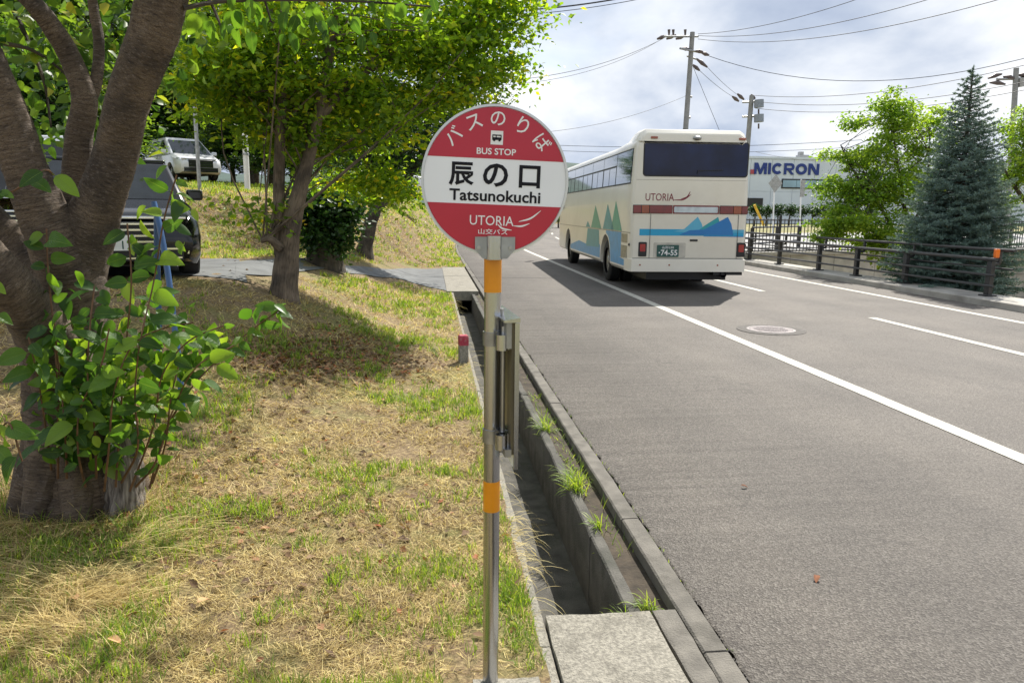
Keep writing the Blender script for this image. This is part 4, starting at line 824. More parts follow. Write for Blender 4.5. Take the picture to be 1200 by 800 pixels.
# ------------------------------------------------------------------ cars
m_glass = M('car_glass', (.015, .02, .025), .04, var=.3, spec=.45); m_chrome = M('chrome', (.75, .75, .76), .12, 1, var=.02)
m_carblack = M('black_car_paint', (.006, .006, .007), .15, var=.05, spec=.4, coat=.3); m_carwhite = M('white_car_paint', (.76, .77, .78), .18, var=.02, coat=1)
m_head = M('headlight_glass', (.55, .57, .6), .08, .4, var=.1, coat=1)
def car(label, cat, loc, rz, paint, L, Wd, H, hood, belt=.95, name='parked_car', plate=None, slope=.55):
    t = thing(name, label, cat, loc, rz); hw = Wd/2; f = L/2; r = -L/2
    hz = belt-.05
    stn = [(r, .35, belt-.12, hw-.12), (r+.08, .25, belt-.02, hw-.04), (r+.5, .2, belt, hw), (f-hood, .2, belt, hw), (f-hood+.05, .2, hz+.03, hw), (f-.45, .2, hz-.06, hw-.01), (f-.15, .22, hz-.14, hw-.06), (f-.02, .28, hz-.26, hw-.15), (f, .34, hz-.32, hw-.2)]
    mb = MB(); n = 10
    for y, z0, z1, w in stn: mb.v += [(-w+.05, y, z0), (-w, y, z0+.1), (-w-.01, y, (z0+z1)/2), (-w+.02, y, z1-.08), (-w+.12, y, z1), (w-.12, y, z1), (w-.02, y, z1-.08), (w+.01, y, (z0+z1)/2), (w, y, z0+.1), (w-.05, y, z0)]
    mb.uv = [(0, 0)]*len(mb.v); k = len(stn)
    mb.f = [(j*n+i, (j+1)*n+i, (j+1)*n+(i+1) % n, j*n+(i+1) % n) for j in range(k-1) for i in range(n)]+[tuple(range(n)), tuple((k-1)*n+i for i in range(n))[::-1]]
    mb.f = [q[::-1] for q in mb.f]
    ax = (f-.78, r+.8); wr = .33 if H > 1.6 or L > 4.2 else .28; cuts = []
    for y in ax:
        for s_ in (-1, 1): cuts.append(MB().cyl((s_*(hw-.28), y, wr), (s_*(hw+.2), y, wr), wr+.06, 28))
    body = link('body', boolean_cut(mb, paint, cuts), t)
    y1f, y1r = f-hood+.02, r+.12; y2f, y2r = y1f-slope, r+.42; wb, wt = hw-.06, hw-.2; z0, z1 = belt-.03, H-.03
    c8 = [Vector(v) for v in ((-wb, y1r, z0), (wb, y1r, z0), (wb, y1f, z0), (-wb, y1f, z0), (-wt, y2r, z1), (wt, y2r, z1), (wt, y2f, z1), (-wt, y2f, z1))]
    fcs = [(0, 1, 5, 4), (1, 2, 6, 5), (2, 3, 7, 6), (3, 0, 4, 7)]
    mb = MB().add(c8, fcs+[(4, 5, 6, 7)]); part('cabin', mb, paint, t, bevel=.05)
    part('roof', MB().box((0, (y2f+y2r)/2, H-.03), (wt*2-.04, y2f-y2r-.02, .07)), paint, t, bevel=.03)
    def pane(name, q, a0, a1, b0=.1, b1=.88):
        A_, B_, C_, D_ = [c8[i] for i in q]; nrm = (B_-A_).cross(D_-A_).normalized()
        def P(a, b): return A_.lerp(B_, a).lerp(D_.lerp(C_, a), b)
        pts = [P(a0, b0), P(a1, b0), P(a1, b1), P(a0, b1)]; mm = MB(); vs = [p-nrm*.01 for p in pts]+[p+nrm*.012 for p in pts]
        mm.add(vs, [(4, 5, 6, 7), (0, 1, 5, 4), (1, 2, 6, 5), (2, 3, 7, 6), (3, 0, 4, 7)]); return part(name, mm, m_glass, t)
    pane('windscreen', fcs[2], .06, .94, .04, .9); pane('rear_window', fcs[0], .1, .9)
    for q in (fcs[1], fcs[3]):
        for a0, a1 in (((.05, .30), (.33, .60), (.63, .9)) if q is fcs[1] else ((.1, .37), (.40, .67), (.70, .95))): pane('side_window', q, a0, a1)
    gz = hz-.32
    g = MB(); g.box((0, f-.01, gz-.02), (Wd*.52, .05, .26)); gr = part('grille', g, m_black, t, bevel=.01)
    for k in range(4): part('grille_bar', MB().box((0, f+.02, gz-.11+k*.065), (Wd*.5, .02, .02)), m_chrome, gr)
    part('bonnet_trim', MB().box((0, f-.07, gz+.15), (Wd*.78, .06, .035)), m_chrome, t, bevel=.01)
    for s_ in (-1, 1):
        h = MB(); h.add([(s_*hw*.52, f+.0, gz-.02), (s_*hw*.52, f-.02, gz+.13), (s_*(hw-.06), f-.22, gz+.19), (s_*(hw-.08), f-.16, gz+.02)]+[(s_*hw*.5, f-.3, gz-.02), (s_*hw*.5, f-.3, gz+.11), (s_*(hw-.1), f-.4, gz+.17), (s_*(hw-.12), f-.4, gz+.02)], [(0, 1, 2, 3), (0, 4, 5, 1), (1, 5, 6, 2), (2, 6, 7, 3), (3, 7, 4, 0)]); part('headlight', h, m_head, t)
        mm = MB(); mm.box((s_*(hw+.08), y1f-.35, belt+.06), (.2, .09, .14)); part('mirror', mm, paint, t, bevel=.03)
        part('tail_light', MB().box((s_*(hw-.12), r+.04, belt-.2), (.16, .06, .22)), m_tail, t)
        part('fog_lamp', MB().box((s_*(hw-.3), f-.04, .38), (.22, .06, .08)), m_chrome, t)
        for y in ax: wheel(t, s_*(hw-.12), y, wr, .2, s_)
    for z in (.30, .40): part('bumper_trim', MB().box((0, f+.01, z), (Wd*.7, .04, .018)), m_chrome, t)
    b = MB(); b.box((0, f-.01, .35), (Wd*.72, .05, .16)); part('lower_grille', b, m_black, t)
    if plate:
        pl_ = part('number_plate', MB().box((0, f+.045, plate), (.33, .012, .165)), M('plate_white', (.72, .73, .70), .5), t)
        # read from the front: the visible right-hand digits
        put(fit_text('12', .105, .09, M('plate_green_ink', (.01, .06, .04), .5)), pl_, lambda u, v, w: (-u-.085, f+.052+w, plate-.02+v))
    part('underbody', MB().box((0, 0, .25), (Wd*.8, L*.85, .12)), m_black, t)
    return t
def face(px, py, Y, L, turn=0):      # a car whose front centre is seen at px, facing the camera, turned by `turn`
    p = spot(px, py, Y); a = math.atan2(p.x, p.y); h = math.pi-a+turn      # rz so that +y looks at the camera
    fwd = Vector((-math.sin(h), math.cos(h), 0)); c = Vector((p.x, p.y, 0))-fwd*(L/2); return c, h
c, h = face(140, 300, 8.55, 4.6, rad(2)); c.z = .75
car('black car with chrome grille parked behind the forked tree trunk', 'car', c, h, m_carblack, 4.6, 1.8, 1.46, 1.15, .96, plate=.47)
c, h = face(20, 280, 11.5, 3.4, rad(-25)); c.z = .80
car('small white van parked left of the black car behind the trunk', 'van', c, h, m_carwhite, 3.4, 1.5, 1.86, .35, .95, name='parked_van', slope=.4)
c, h = face(236, 200, 29, 4.0, rad(20)); c.z = gh(c.x, c.y)+.05
car('white minivan parked up on the grassy bank before the woods', 'van', c, h, m_carwhite, 4.0, 1.70, 1.58, .8, .96, name='parked_van', slope=.95)
c, h = face(505, 240, 29, 4.4, rad(80)); c.z = gh(c.x, c.y)+.0
car('white car on the bank half hidden behind the round sign', 'car', c, h, m_carwhite, 4.4, 1.75, 1.5, 1.1, .95)
# posts on the bank
for px, ptop, pb, Y, r, mt, lb in ((290, 158, 222, 20, .07, m_white, 'white painted post standing on the bank between the trees'), (234, 95, 222, 17, .04, m_dsteel, 'thin grey metal pole in front of the white minivan')):
    p = spot(px, pb, Y); z0 = gh(p.x, p.y); zt = spot(px, ptop, Y).z; t = thing('metal_post', lb, 'post', (p.x, p.y, z0)); part('shaft', MB().tube([(0, 0, -.1), (0, 0, zt-z0)], r, 12), mt, t)
    part('cap', MB().tube([(0, 0, zt-z0), (0, 0, zt-z0+.03)], [r*1.15, r*.6], 12), mt, t); part('strap', MB().tube([(0, 0, .9), (0, 0, .95)], r*1.2, 12), m_dsteel, t)
# blue pipe frame
Yp = 5.6; b0 = G(214, 484); bp = thing('blue_pipe_frame', 'bent blue steel pipe frame behind the leafy shoots of the trunk', 'pipe frame', (b0.x, b0.y, b0.z))
T0 = spot(180, 237, b0.y+.35); P = [b0, spot(210, 430, b0.y+.05), spot(203, 370, b0.y+.12), spot(196, 315, b0.y+.2), spot(188, 270, b0.y+.3), T0]
part('pipe', MB().tube(smooth_path(P, 5), .021, 12), m_bluepipe, bp, world=True)
p5 = G(187, 430); P = [spot(184, 250, b0.y+.33), spot(184, 300, b0.y+.5), spot(186, 360, b0.y+.8), p5]
part('pipe', MB().tube(smooth_path(P, 5), .021, 12), m_bluepipe, bp, world=True)

# ------------------------------------------------------------------ leaves
def template(rows, wid=.28, fold=.35, droop=.25):
    V = []; T = []; UV = []
    for k, t in enumerate(rows):
        w = wid*math.sin(math.pi*min(1, t**.75))**.8 if 0 < t < 1 else 0; z = -droop*t*t
        if w == 0: V.append((0, t, z)); UV.append((0, t))
        else: V += [(-w, t, z+w*fold), (0, t, z), (w, t, z+w*fold)]; UV += [(-1, t), (0, t), (1, t)]
    ix = [0]; 
    idx = []; c = 0
    for k, t in enumerate(rows):
        if 0 < t < 1: idx.append((c, c+1, c+2)); c += 3
        else: idx.append((c, c, c)); c += 1
    for a, b in zip(idx[:-1], idx[1:]):
        for i in (0, 1):
            q = [a[i], a[i+1], b[i+1], b[i]]
            if a[i] != a[i+1]: T.append((q[0], q[1], q[2]))
            if b[i] != b[i+1]: T.append((q[0], q[2], q[3]))
    return np.array(V), np.array(T), np.array(UV)
TL_HI = template((0, .12, .3, .52, .74, .9, 1)); TL_MID = template((0, .3, .65, 1), .3, .3, .2)
TL_LO = (np.array([(0, 0, 0), (-.3, .45, .07), (0, 1, -.08), (.3, .45, .07)]), np.array([(0, 2, 1), (0, 3, 2)]), np.array([(0, 0), (-1, .5), (0, 1), (1, .5)]))
def norm(a): return a/np.maximum(np.linalg.norm(a, axis=1, keepdims=True), 1e-6)
def leaves(name, T, P, D, Nn, size, rnd, mat, parent=None, world=False):
    V, F, UV = T; n = len(P); D = norm(D); Nn = norm(Nn-D*np.sum(D*Nn, axis=1, keepdims=True)); X = np.cross(D, Nn); k = len(V)
    A_ = P[:, None, :]+size[:, None, None]*(X[:, None, :]*V[None, :, :1]+D[:, None, :]*V[None, :, 1:2]+Nn[:, None, :]*V[None, :, 2:3])
    Fs = (np.arange(n)*k)[:, None, None]+F[None]; uv = np.tile(UV, (n, 1))
    return fast(name, A_.reshape(-1, 3), tris=Fs.reshape(-1, 3), mat=mat, rnd=np.repeat(rnd, k), parent=parent, world=world, uv=uv)
def crown_points(blobs, per, rc, flat=.45, shell=.5):
    Ps, Cs, Rn = [], [], []
    for (c, r, n) in blobs:
        d = norm(RS.randn(n, 3)); rr_ = (RS.rand(n)**(shell))[:, None]; cc = np.array(c)+d*rr_*np.array(r); Cs.append(cc)
        for q, tone in zip(cc, RS.rand(n)):
            k = RS.randint(int(per*.6), int(per*1.4)); o = RS.randn(k, 3)*np.array([1, 1, flat])*rc*RS.uniform(.6, 1.3); Ps.append(q+o); Rn.append(np.clip(tone*.55+RS.rand(k)*.5-.02, 0, 1))
    return np.concatenate(Ps), np.concatenate(Cs), np.concatenate(Rn)
def rand_orient(n, up=.8, droop=.35):
    D = RS.randn(n, 3); D[:, 2] = D[:, 2]*.35-droop; Nn = RS.randn(n, 3)*.6; Nn[:, 2] += up; return D, Nn
def pblob(px, py, Y, rx, ry, dep, n):
    p = spot(px, py, Y); s_ = p.length/FPX; s_ = Y/FPX; return ((p.x, p.y, p.z), (rx*s_, dep, ry*s_), n)
def limb(path, k=5):    # (px, py, Y, rpx)
    P = [tuple(spot(a, b, c))+(r*(spot(a, b, c)-Vector((0, 0, EYE))).dot(FW)/FPX,) for a, b, c, r in path]
    n = len(P); out = []; Q = [np.array(p) for p in P]; Q = [2*Q[0]-Q[1]]+Q+[2*Q[-1]-Q[-2]]
    for i in range(1, n):
        for j in range(k):
            t = j/k; out.append(.5*((2*Q[i])+(-Q[i-1]+Q[i+1])*t+(2*Q[i-1]-5*Q[i]+4*Q[i+1]-Q[i+2])*t*t+(-Q[i-1]+3*Q[i]-3*Q[i+1]+Q[i+2])*t**3))
    out.append(Q[n]); return [tuple(o[:3]) for o in out], [max(.004, float(o[3])) for o in out]
def twigs(mb, frm, tos, r0, r1=.006, seed=0):
    rng = random.Random(seed)
    for q in tos:
        f = Vector(rng.choice(frm)); q = Vector(q); mid = f.lerp(q, .5)+Vector((rng.uniform(-.1, .1), rng.uniform(-.1, .1), rng.uniform(.0, .15)))*(q-f).length; P = smooth_path([f, mid, q], 3); n = len(P); mb.tube(P, [r0+(r1-r0)*i/(n-1) for i in range(n)], 5, cap=False)

# --- the near cherry tree
cb = spot(97, 600, 4.1); ch = thing('cherry_tree', 'thick forked tree trunk with leafy green shoots in the left foreground', 'tree', (cb.x, cb.y, gh(cb.x, cb.y)))
trunk = MB()
for path, nseg, wob in (
    ([(100, 640, 4.1, 76), (99, 600, 4.1, 70), (94, 560, 4.1, 64), (86, 500, 4.1, 59), (79, 440, 4.1, 53), (78, 380, 4.1, 49), (86, 320, 4.1, 41), (106, 262, 4.08, 33), (123, 217, 4.06, 28), (138, 170, 4.05, 27), (148, 127, 4.0, 27), (163, 84, 3.97, 28), (178, 45, 3.95, 30), (189, 0, 3.93, 32), (212, -80, 3.9, 28), (225, -190, 3.9, 20), (250, -330, 3.9, 10)], 40, .08),
    ([(88, 350, 4.1, 42), (72, 298, 4.02, 36), (50, 248, 3.98, 31), (31, 200, 3.95, 27), (13, 152, 3.93, 27), (-6, 105, 3.9, 27), (-40, 30, 3.85, 25), (-90, -70, 3.8, 18), (-130, -200, 3.8, 9)], 28, .08),
    ([(98, 290, 4.15, 28), (92, 225, 4.2, 20), (92, 165, 4.2, 17), (99, 118, 4.2, 16), (84, 72, 4.2, 14), (62, 34, 4.15, 13), (36, 2, 4.1, 12), (-10, -40, 4.1, 9), (-60, -110, 4.1, 5)], 20, .12),
    ([(98, 130, 4.2, 10), (112, 98, 4.25, 8), (116, 50, 4.3, 7), (108, -10, 4.3, 6), (120, -90, 4.3, 4)], 12, .1),
    ([(88, 400, 4.12, 40), (56, 335, 4.15, 28), (25, 292, 4.2, 22), (-10, 258, 4.2, 20), (-70, 190, 4.2, 16), (-120, 90, 4.2, 8)], 24, .1),
    ([(84, 455, 4.0, 44), (52, 392, 3.85, 36), (22, 348, 3.7, 31), (-12, 310, 3.6, 29), (-70, 240, 3.5, 26), (-140, 130, 3.4, 14)], 28, .1),
    ([(205, -60, 3.9, 16), (250, -60, 3.9, 10), (320, -45, 4.0, 7), (420, -30, 4.2, 5), (520, -25, 4.4, 3)], 10, .1)):
    P, R2 = limb(path, 16); R2 = [q*.87 for q in R2]; trunk.tube(P, R2, int(nseg*1.6), wob=wob, seed=len(trunk.v)*.37, fine=.035)
for a in (-2.6, -2.0, -1.2, -.5, .2, 2.9):     # root flare
    c0 = Vector((cb.x, cb.y, 0)); z0 = gh(cb.x, cb.y); d = Vector((math.cos(a), math.sin(a), 0)); trunk.tube([*smooth_path([c0+d*.14+Vector((0, 0, z0+.36)), c0+d*.22+Vector((0, 0, z0+.15)), c0+d*.29+Vector((0, 0, z0+.0)), c0+d*.38+Vector((0, 0, z0-.09))], 6)], [.115-.004*q for q in range(19)], 30, wob=.4, seed=a, fine=.06)
mb = MB(); P, R2 = limb([(149, 618, 3.98, 26), (148, 590, 3.96, 22), (147, 555, 3.95, 19), (144, 520, 3.98, 16), (138, 480, 4.02, 11), (130, 440, 4.06, 6)], 10); mb.tube(P, R2, 40, wob=.3, fine=.16, seed=5)
part('old_root_stub', mb, M('bare_weathered_wood', (.07, .055, .045), .9, col2=(.30, .26, .22), scale=1, stretch=(55, 9, 1), uv=True, bump=1, bscale=1.4), ch, world=True, sharp=60, label='paler bare ribbed wood at the right of the trunk foot')
tk = part('trunk', trunk, m_cherrybark, ch, world=True, sharp=60)
stems = MB(); SP = []
def shoot(path, nl, spread=1.0, size=.105, r=5, start=.15):
    P, R2 = limb([(a+random.uniform(-6, 6), b, c+random.uniform(-.05, .05), max(.55, 1.5*(1-i/len(path)))) for i, (a, b, c) in enumerate(path)], 6); stems.tube(P, R2, 6, cap=False); n = len(P)
    for k in range(nl):
        t = start+(1-start)*(k+.5)/nl; i = min(n-2, int(t*(n-1))); p = Vector(P[i]).lerp(Vector(P[i+1]), t*(n-1)-i); ax = (Vector(P[i+1])-Vector(P[i])).normalized()
        side = 1 if k % 2 else -1
        out = Vector((side*1.0, random.uniform(-1.1, .5), random.uniform(-.75, .35)))*spread+ax*random.uniform(-.1, .6)+Vector((0, -.1, -.15))
        SP.append((p, out.normalized(), size*random.uniform(.5, 1.2)))
for path, nl, sp_, sz in (
    ([(70, 560, 3.85), (66, 470, 3.72), (63, 390, 3.7), (62, 320, 3.7), (60, 268, 3.7)], 17, 1, .11),
    ([(84, 560, 3.8), (80, 500, 3.66), (74, 430, 3.66), (68, 375, 3.66)], 12, 1, .12),
    ([(148, 565, 3.8), (160, 525, 3.7), (161, 465, 3.62), (166, 400, 3.6), (176, 330, 3.6), (192, 260, 3.6), (212, 205, 3.6)], 20, 1, .125),
    ([(130, 570, 3.8), (140, 500, 3.7), (148, 410, 3.65), (150, 330, 3.65), (152, 262, 3.65)], 15, 1, .11),
    ([(172, 572, 3.9), (196, 510, 3.9), (222, 455, 3.9), (258, 415, 3.9), (300, 385, 3.95), (334, 360, 3.95)], 21, .8, .105),
    ([(176, 566, 3.9), (195, 520, 3.85), (205, 470, 3.8), (214, 430, 3.8)], 9, 1, .10),
    ([(110, 560, 3.75), (108, 500, 3.62), (104, 440, 3.6), (100, 380, 3.6), (108, 335, 3.6)], 15, 1, .115),
    ([(120, 575, 3.75), (128, 520, 3.62), (134, 460, 3.58), (150, 405, 3.58), (185, 385, 3.6), (232, 378, 3.65)], 17, 1, .115),
    ([(95, 570, 3.78), (92, 530, 3.62), (96, 480, 3.55), (112, 430, 3.52), (126, 385, 3.5)], 14, 1, .12),
    ([(60, 550, 3.8), (48, 500, 3.66), (42, 440, 3.6), (34, 395, 3.6)], 10, 1, .115),
    ([(150, 575, 3.85), (176, 500, 3.72), (190, 440, 3.7), (215, 400, 3.7), (262, 380, 3.72)], 14, .9, .11),
    ([(165, 570, 3.9), (178, 540, 3.8), (200, 480, 3.75), (232, 430, 3.75), (268, 405, 3.8)], 12, .9, .10),
    ([(-40, 560, 3.2), (-10, 520, 3.2), (8, 495, 3.2), (22, 540, 3.2)], 7, 1, .12),
    ([(-60, 180, 3.1), (-20, 215, 3.1), (15, 225, 3.1), (45, 200, 3.1), (62, 205, 3.1)], 6, 1, .11),
    ([(-30, 300, 3.2), (-5, 330, 3.2), (-2, 380, 3.2)], 4, 1, .11)): shoot(path, nl, sp_, sz)
part('shoot_stem', stems, M('shoot_bark', (.13, .065, .03), .6, var=.3, scale=20), ch, world=True)
lv = []
for k in range(4):
    T = template((0, .1, .24, .42, .62, .8, .92, 1), .30+.03*(k-1.5), .25+.18*k/3, .12+.14*k)
    mb = MB(); mb.v = [tuple(v) for v in T[0]]; mb.f = [tuple(int(i) for i in f) for f in T[1]]; mb.uv = [tuple(u) for u in T[2]]; mb.tube([(0, -.16, .0), (0, 0, 0)], .012, 4, cap=False); lv.append(mb.mesh('leaf', G_SUCK, 60))
OC = Vector(ORG[ch.name])
def put_leaf(p, d, s_, nrm=None, par=ch):
    nrm = nrm or Vector((random.uniform(-.8, .8), -.75+random.uniform(-.6, .6), .5+random.uniform(-.6, .5)))
    nrm = (nrm-d*nrm.dot(d)).normalized(); x = d.cross(nrm); o = link('leaf', random.choice(lv), par)
    o.matrix_local = Matrix.Translation(p+d*s_*.16-OC)@Matrix(((x.x, d.x, nrm.x), (x.y, d.y, nrm.y), (x.z, d.z, nrm.z))).to_4x4()@Matrix.Scale(s_, 4)
for p, d, s_ in SP: put_leaf(p, d, s_)
xp = []
for (px_, py_, sx_, sy_, Y, n) in ((90, 450, 42, 62, 3.66, 150), (60, 400, 30, 60, 3.7, 30), (145, 450, 42, 70, 3.8, 150), (200, 420, 35, 45, 3.95, 55), (110, 520, 45, 30, 3.75, 28), (175, 350, 30, 60, 3.8, 26), (240, 400, 30, 22, 4.0, 20), (320, 362, 22, 10, 3.95, 12), (212, 250, 14, 45, 3.6, 9)):
    for k in range(n): xp.append(tuple(spot(px_+RS.randn()*sx_*.62, py_+RS.randn()*sy_*.62, Y+RS.uniform(-.12, .25))))
# hanging leaves along the top edge, still big enough to pick out
for k in range(84):
    if k < 46: px_, py_, Y = 225+random.random()**1.3*290, random.uniform(-8, 42)*(1 if k % 3 else .5), 3.9+random.random()*.5
    else: px_, py_, Y = random.uniform(-5, 150), random.uniform(40, 205), random.uniform(4.5, 5.6)
    d = Vector((random.uniform(-.5, .5), random.uniform(-.3, .3), -1)).normalized(); put_leaf(spot(px_, py_, Y), d, random.uniform(.06, .11), Vector((random.uniform(-1, 1), -1, .3)))
tw = MB()
for path in ([(215, 10, 3.9, 3), (260, 2, 4, 2.5), (330, 0, 4.1, 2), (420, 2, 4.2, 1.5), (505, 8, 4.3, 1)], [(230, -30, 4, 3), (250, 10, 4, 2), (262, 40, 4, 1)], [(300, -30, 4, 2.5), (310, 0, 4.1, 1.6), (318, 26, 4.1, 1)], [(0, 50, 5, 3), (40, 60, 5, 2), (80, 90, 5, 1.5), (110, 130, 5, 1)], [(20, 20, 5.2, 3), (50, 90, 5.2, 2), (60, 150, 5.2, 1)]):
    P, R2 = limb(path, 5); part('twig', MB().tube(P, R2, 5, cap=False), m_darkbark, ch, world=True)
xp = np.array(xp); D_ = RS.randn(len(xp), 3); D_[:, 1] *= .5; D_[:, 2] = D_[:, 2]*.5-.8; N_ = RS.randn(len(xp), 3)*.6+np.array([0, -.6, .5])
leaves('small_leaves', TL_HI, xp, D_, N_, RS.uniform(.06, .125, len(xp)), RS.rand(len(xp)), G_SUCK2, ch, True)['kind'] = 'stuff'
bl = [pblob(25, 80, 5.6, 50, 45, .6, 9), pblob(75, 30, 5.4, 60, 50, .6, 18), pblob(120, 120, 5.4, 30, 50, .4, 9), pblob(50, 150, 5.8, 40, 30, .5, 8), pblob(140, 30, 5.2, 50, 40, .5, 14), pblob(0, 20, 5, 40, 30, .6, 4), pblob(210, 40, 5.6, 18, 40, .3, 7)]
bl += [((cb.x+.3, cb.y+.3, 4.1), (2.3, 1.9, .9), 190), ((cb.x-1.2, cb.y, 3.5), (1.5, 1.6, .8), 70), ((cb.x+1.9, cb.y+.6, 3.9), (1.3, 1.2, .6), 60)]
P_, C_, R_n = crown_points(bl, 15, .17, .5, .45); keep = [i for i, p in enumerate(P_) if p[1] > 1.0]; P_, R_n = P_[keep], R_n[keep]
D_, N_ = rand_orient(len(P_), .7, .6); leaves('foliage', TL_MID, P_, D_, N_, RS.uniform(.07, .115, len(P_)), R_n, G_CROWN, ch, True)['kind'] = 'stuff'

# --- generic tree with pixel-laid trunk
def tree(name, label, base, paths, blobs, per, rc, size, leafm, barkm, flat=.45, T=TL_LO, ntw=40, r0=.03, group=None, shell=.5, up=.8, droop=.35):
    t = thing(name, label, 'tree', base, 0, group); mb = MB(); fr = []
    for path in paths: P, R2 = limb(path, 5); mb.tube(P, R2, 16, wob=.16, seed=len(mb.v)); fr += P[len(P)//2:]
    P_, C_, Rn = crown_points(blobs, per, rc, flat, shell); idx = RS.choice(len(C_), min(ntw, len(C_)), replace=False)
    twigs(mb, fr, [tuple(C_[i]) for i in idx], r0, .005, 3); part('trunk', mb, barkm, t, world=True, sharp=60)
    D_, N_ = rand_orient(len(P_), up, droop); leaves('crown', T, P_, D_, N_, RS.uniform(size*.7, size*1.3, len(P_)), Rn, leafm, t, True); return t
g2 = G(335, 350); Ya = g2.y
tree('zelkova_tree', 'leafy tree with a ribbed grey trunk in the middle of the grass', tuple(g2),
    [[(334, 366, Ya, 22), (334, 345, Ya, 17), (335, 310, Ya, 14.5), (339, 275, Ya, 13), (348, 235, Ya, 10), (360, 190, Ya, 7.5), (372, 140, Ya, 6), (380, 90, Ya+.1, 6.5), (392, 30, Ya+.2, 5), (400, -60, Ya+.3, 3)],
     [(331, 300, Ya, 9), (327, 262, Ya, 7.5), (327, 215, Ya, 6.5), (328, 160, Ya-.1, 6), (330, 105, Ya-.1, 5), (322, 60, Ya-.2, 4), (315, 0, Ya-.2, 3)], [(372, 140, Ya, 6), (420, 90, Ya+.5, 5), (490, 50, Ya+1, 4), (560, 20, Ya+1.4, 3), (610, -10, Ya+1.6, 2)],
     [(328, 290, Ya-.1, 6), (316, 280, Ya-.2, 4), (306, 282, Ya-.2, 3)]],
    [pblob(300, 50, Ya, 90, 70, 1.2, 120), pblob(400, 30, Ya+.6, 120, 90, 1.4, 170), pblob(275, 115, Ya+.3, 50, 40, .8, 50), pblob(350, 130, Ya+.4, 70, 50, .9, 75), pblob(430, 140, Ya+.8, 70, 55, .9, 95), pblob(345, 160, Ya+.6, 60, 30, .8, 45), pblob(270, 75, Ya-.2, 60, 45, .8, 70), pblob(430, 215, Ya+1.3, 60, 30, .6, 60), pblob(500, 70, Ya+1.2, 85, 75, 1, 150), pblob(555, 40, Ya+1.4, 65, 70, .9, 120), pblob(585, -5, Ya+1.5, 55, 45, .8, 60), pblob(590, 88, Ya+1.5, 30, 18, .5, 16), pblob(520, 118, Ya+1.2, 50, 22, .6, 34), pblob(400, -120, Ya+.8, 220, 90, 2, 150), pblob(300, 250, Ya-.1, 14, 25, .2, 8)],
    34, .23, .088, G_ZELK, m_bark, .22, ntw=75, r0=.012)
g3 = G(428, 300)
Yc = max(14., min(g3.y, 22)); 
tree('dark_tree', 'small dark forked tree at the foot of the bank beside the sign', tuple(G(428, 300)),
    [[(427, 303, Yc, 12), (429, 285, Yc, 8.5), (434, 262, Yc, 8), (440, 243, Yc, 7), (436, 215, Yc, 6), (430, 180, Yc, 5), (432, 140, Yc, 4), (440, 90, Yc, 3)], [(438, 250, Yc, 5.5), (455, 230, Yc, 5), (474, 212, Yc, 4), (492, 190, Yc, 3), (505, 160, Yc, 2)]],
    [pblob(455, 150, Yc, 60, 45, 1.2, 110), pblob(410, 180, Yc+.3, 40, 40, 1, 70), pblob(500, 150, Yc, 55, 50, 1.2, 110), pblob(470, 195, Yc, 32, 18, .8, 40), pblob(560, 130, Yc, 35, 30, 1, 40), pblob(470, 60, Yc+1, 110, 70, 1.5, 160)],
    46, .24, .085, G_DARK, m_darkbark, .5, ntw=50, r0=.02)
gs = G(381, 313); Ys = gs.y
sh = thing('stump_shrub', 'dense dark green shrub sprouting from a broad stump on the mound', 'shrub', tuple(gs))
mb = MB(); P, R2 = limb([(382, 318, Ys, 25), (382, 306, Ys, 22), (381, 292, Ys, 19), (381, 280, Ys, 14)], 4); mb.tube(P, R2, 20, wob=.2); fr = [P[-1]]
P_, C_, Rn = crown_points([pblob(381, 268, Ys, 36, 32, .5, 110), pblob(372, 240, Ys, 30, 25, .4, 50), pblob(398, 245, Ys, 26, 22, .4, 40)], 40, .13, .7); twigs(mb, fr, [tuple(C_[i]) for i in range(0, 120, 4)], .02, .005, 5); part('stump', mb, m_darkbark, sh, world=True)
D_, N_ = rand_orient(len(P_), .6, .2); leaves('foliage', TL_LO, P_, D_, N_, RS.uniform(.07, .12, len(P_)), Rn*.8, G_DARK, sh, True)

# --- woods behind the bank
def wood_tree(kind):
    H_ = (11, 9.5, 12)[kind]; bl = []
    for k in range(13): a = RS.rand()*6.28; z = RS.uniform(.22, .95)*H_; q = RS.rand()*2.0*(1.1-z/H_); bl.append(((q*math.cos(a), q*math.sin(a), z), (1.7*(1.25-z/H_)+.3,)*2+(1.2,), 26))
    P_, C_, Rn = crown_points(bl, 44, .38, .5); mb = MB(); mb.tube([(0, 0, -.3), (.1, 0, H_*.3), (0, .1, H_*.6), (.1, 0, H_*.85)], [.2, .15, .1, .04], 9, wob=.15)
    twigs(mb, [(0, 0, H_*.3), (0, .1, H_*.55), (.05, 0, H_*.7)], [tuple(C_[i]) for i in range(0, len(C_), 9)], .05, .01, kind)
    D_, N_ = rand_orient(len(P_)); return mb.mesh('trunk', m_darkbark, 60), leaves('crown', TL_LO, P_, D_, N_, RS.uniform(.13, .26, len(P_)), Rn, (G_FOREST, G_DARK, G_FOREST)[kind])
protos = []
for k in range(3): tmesh, lo_ = wood_tree(k); protos.append((tmesh, lo_.data)); bpy.data.objects.remove(lo_)
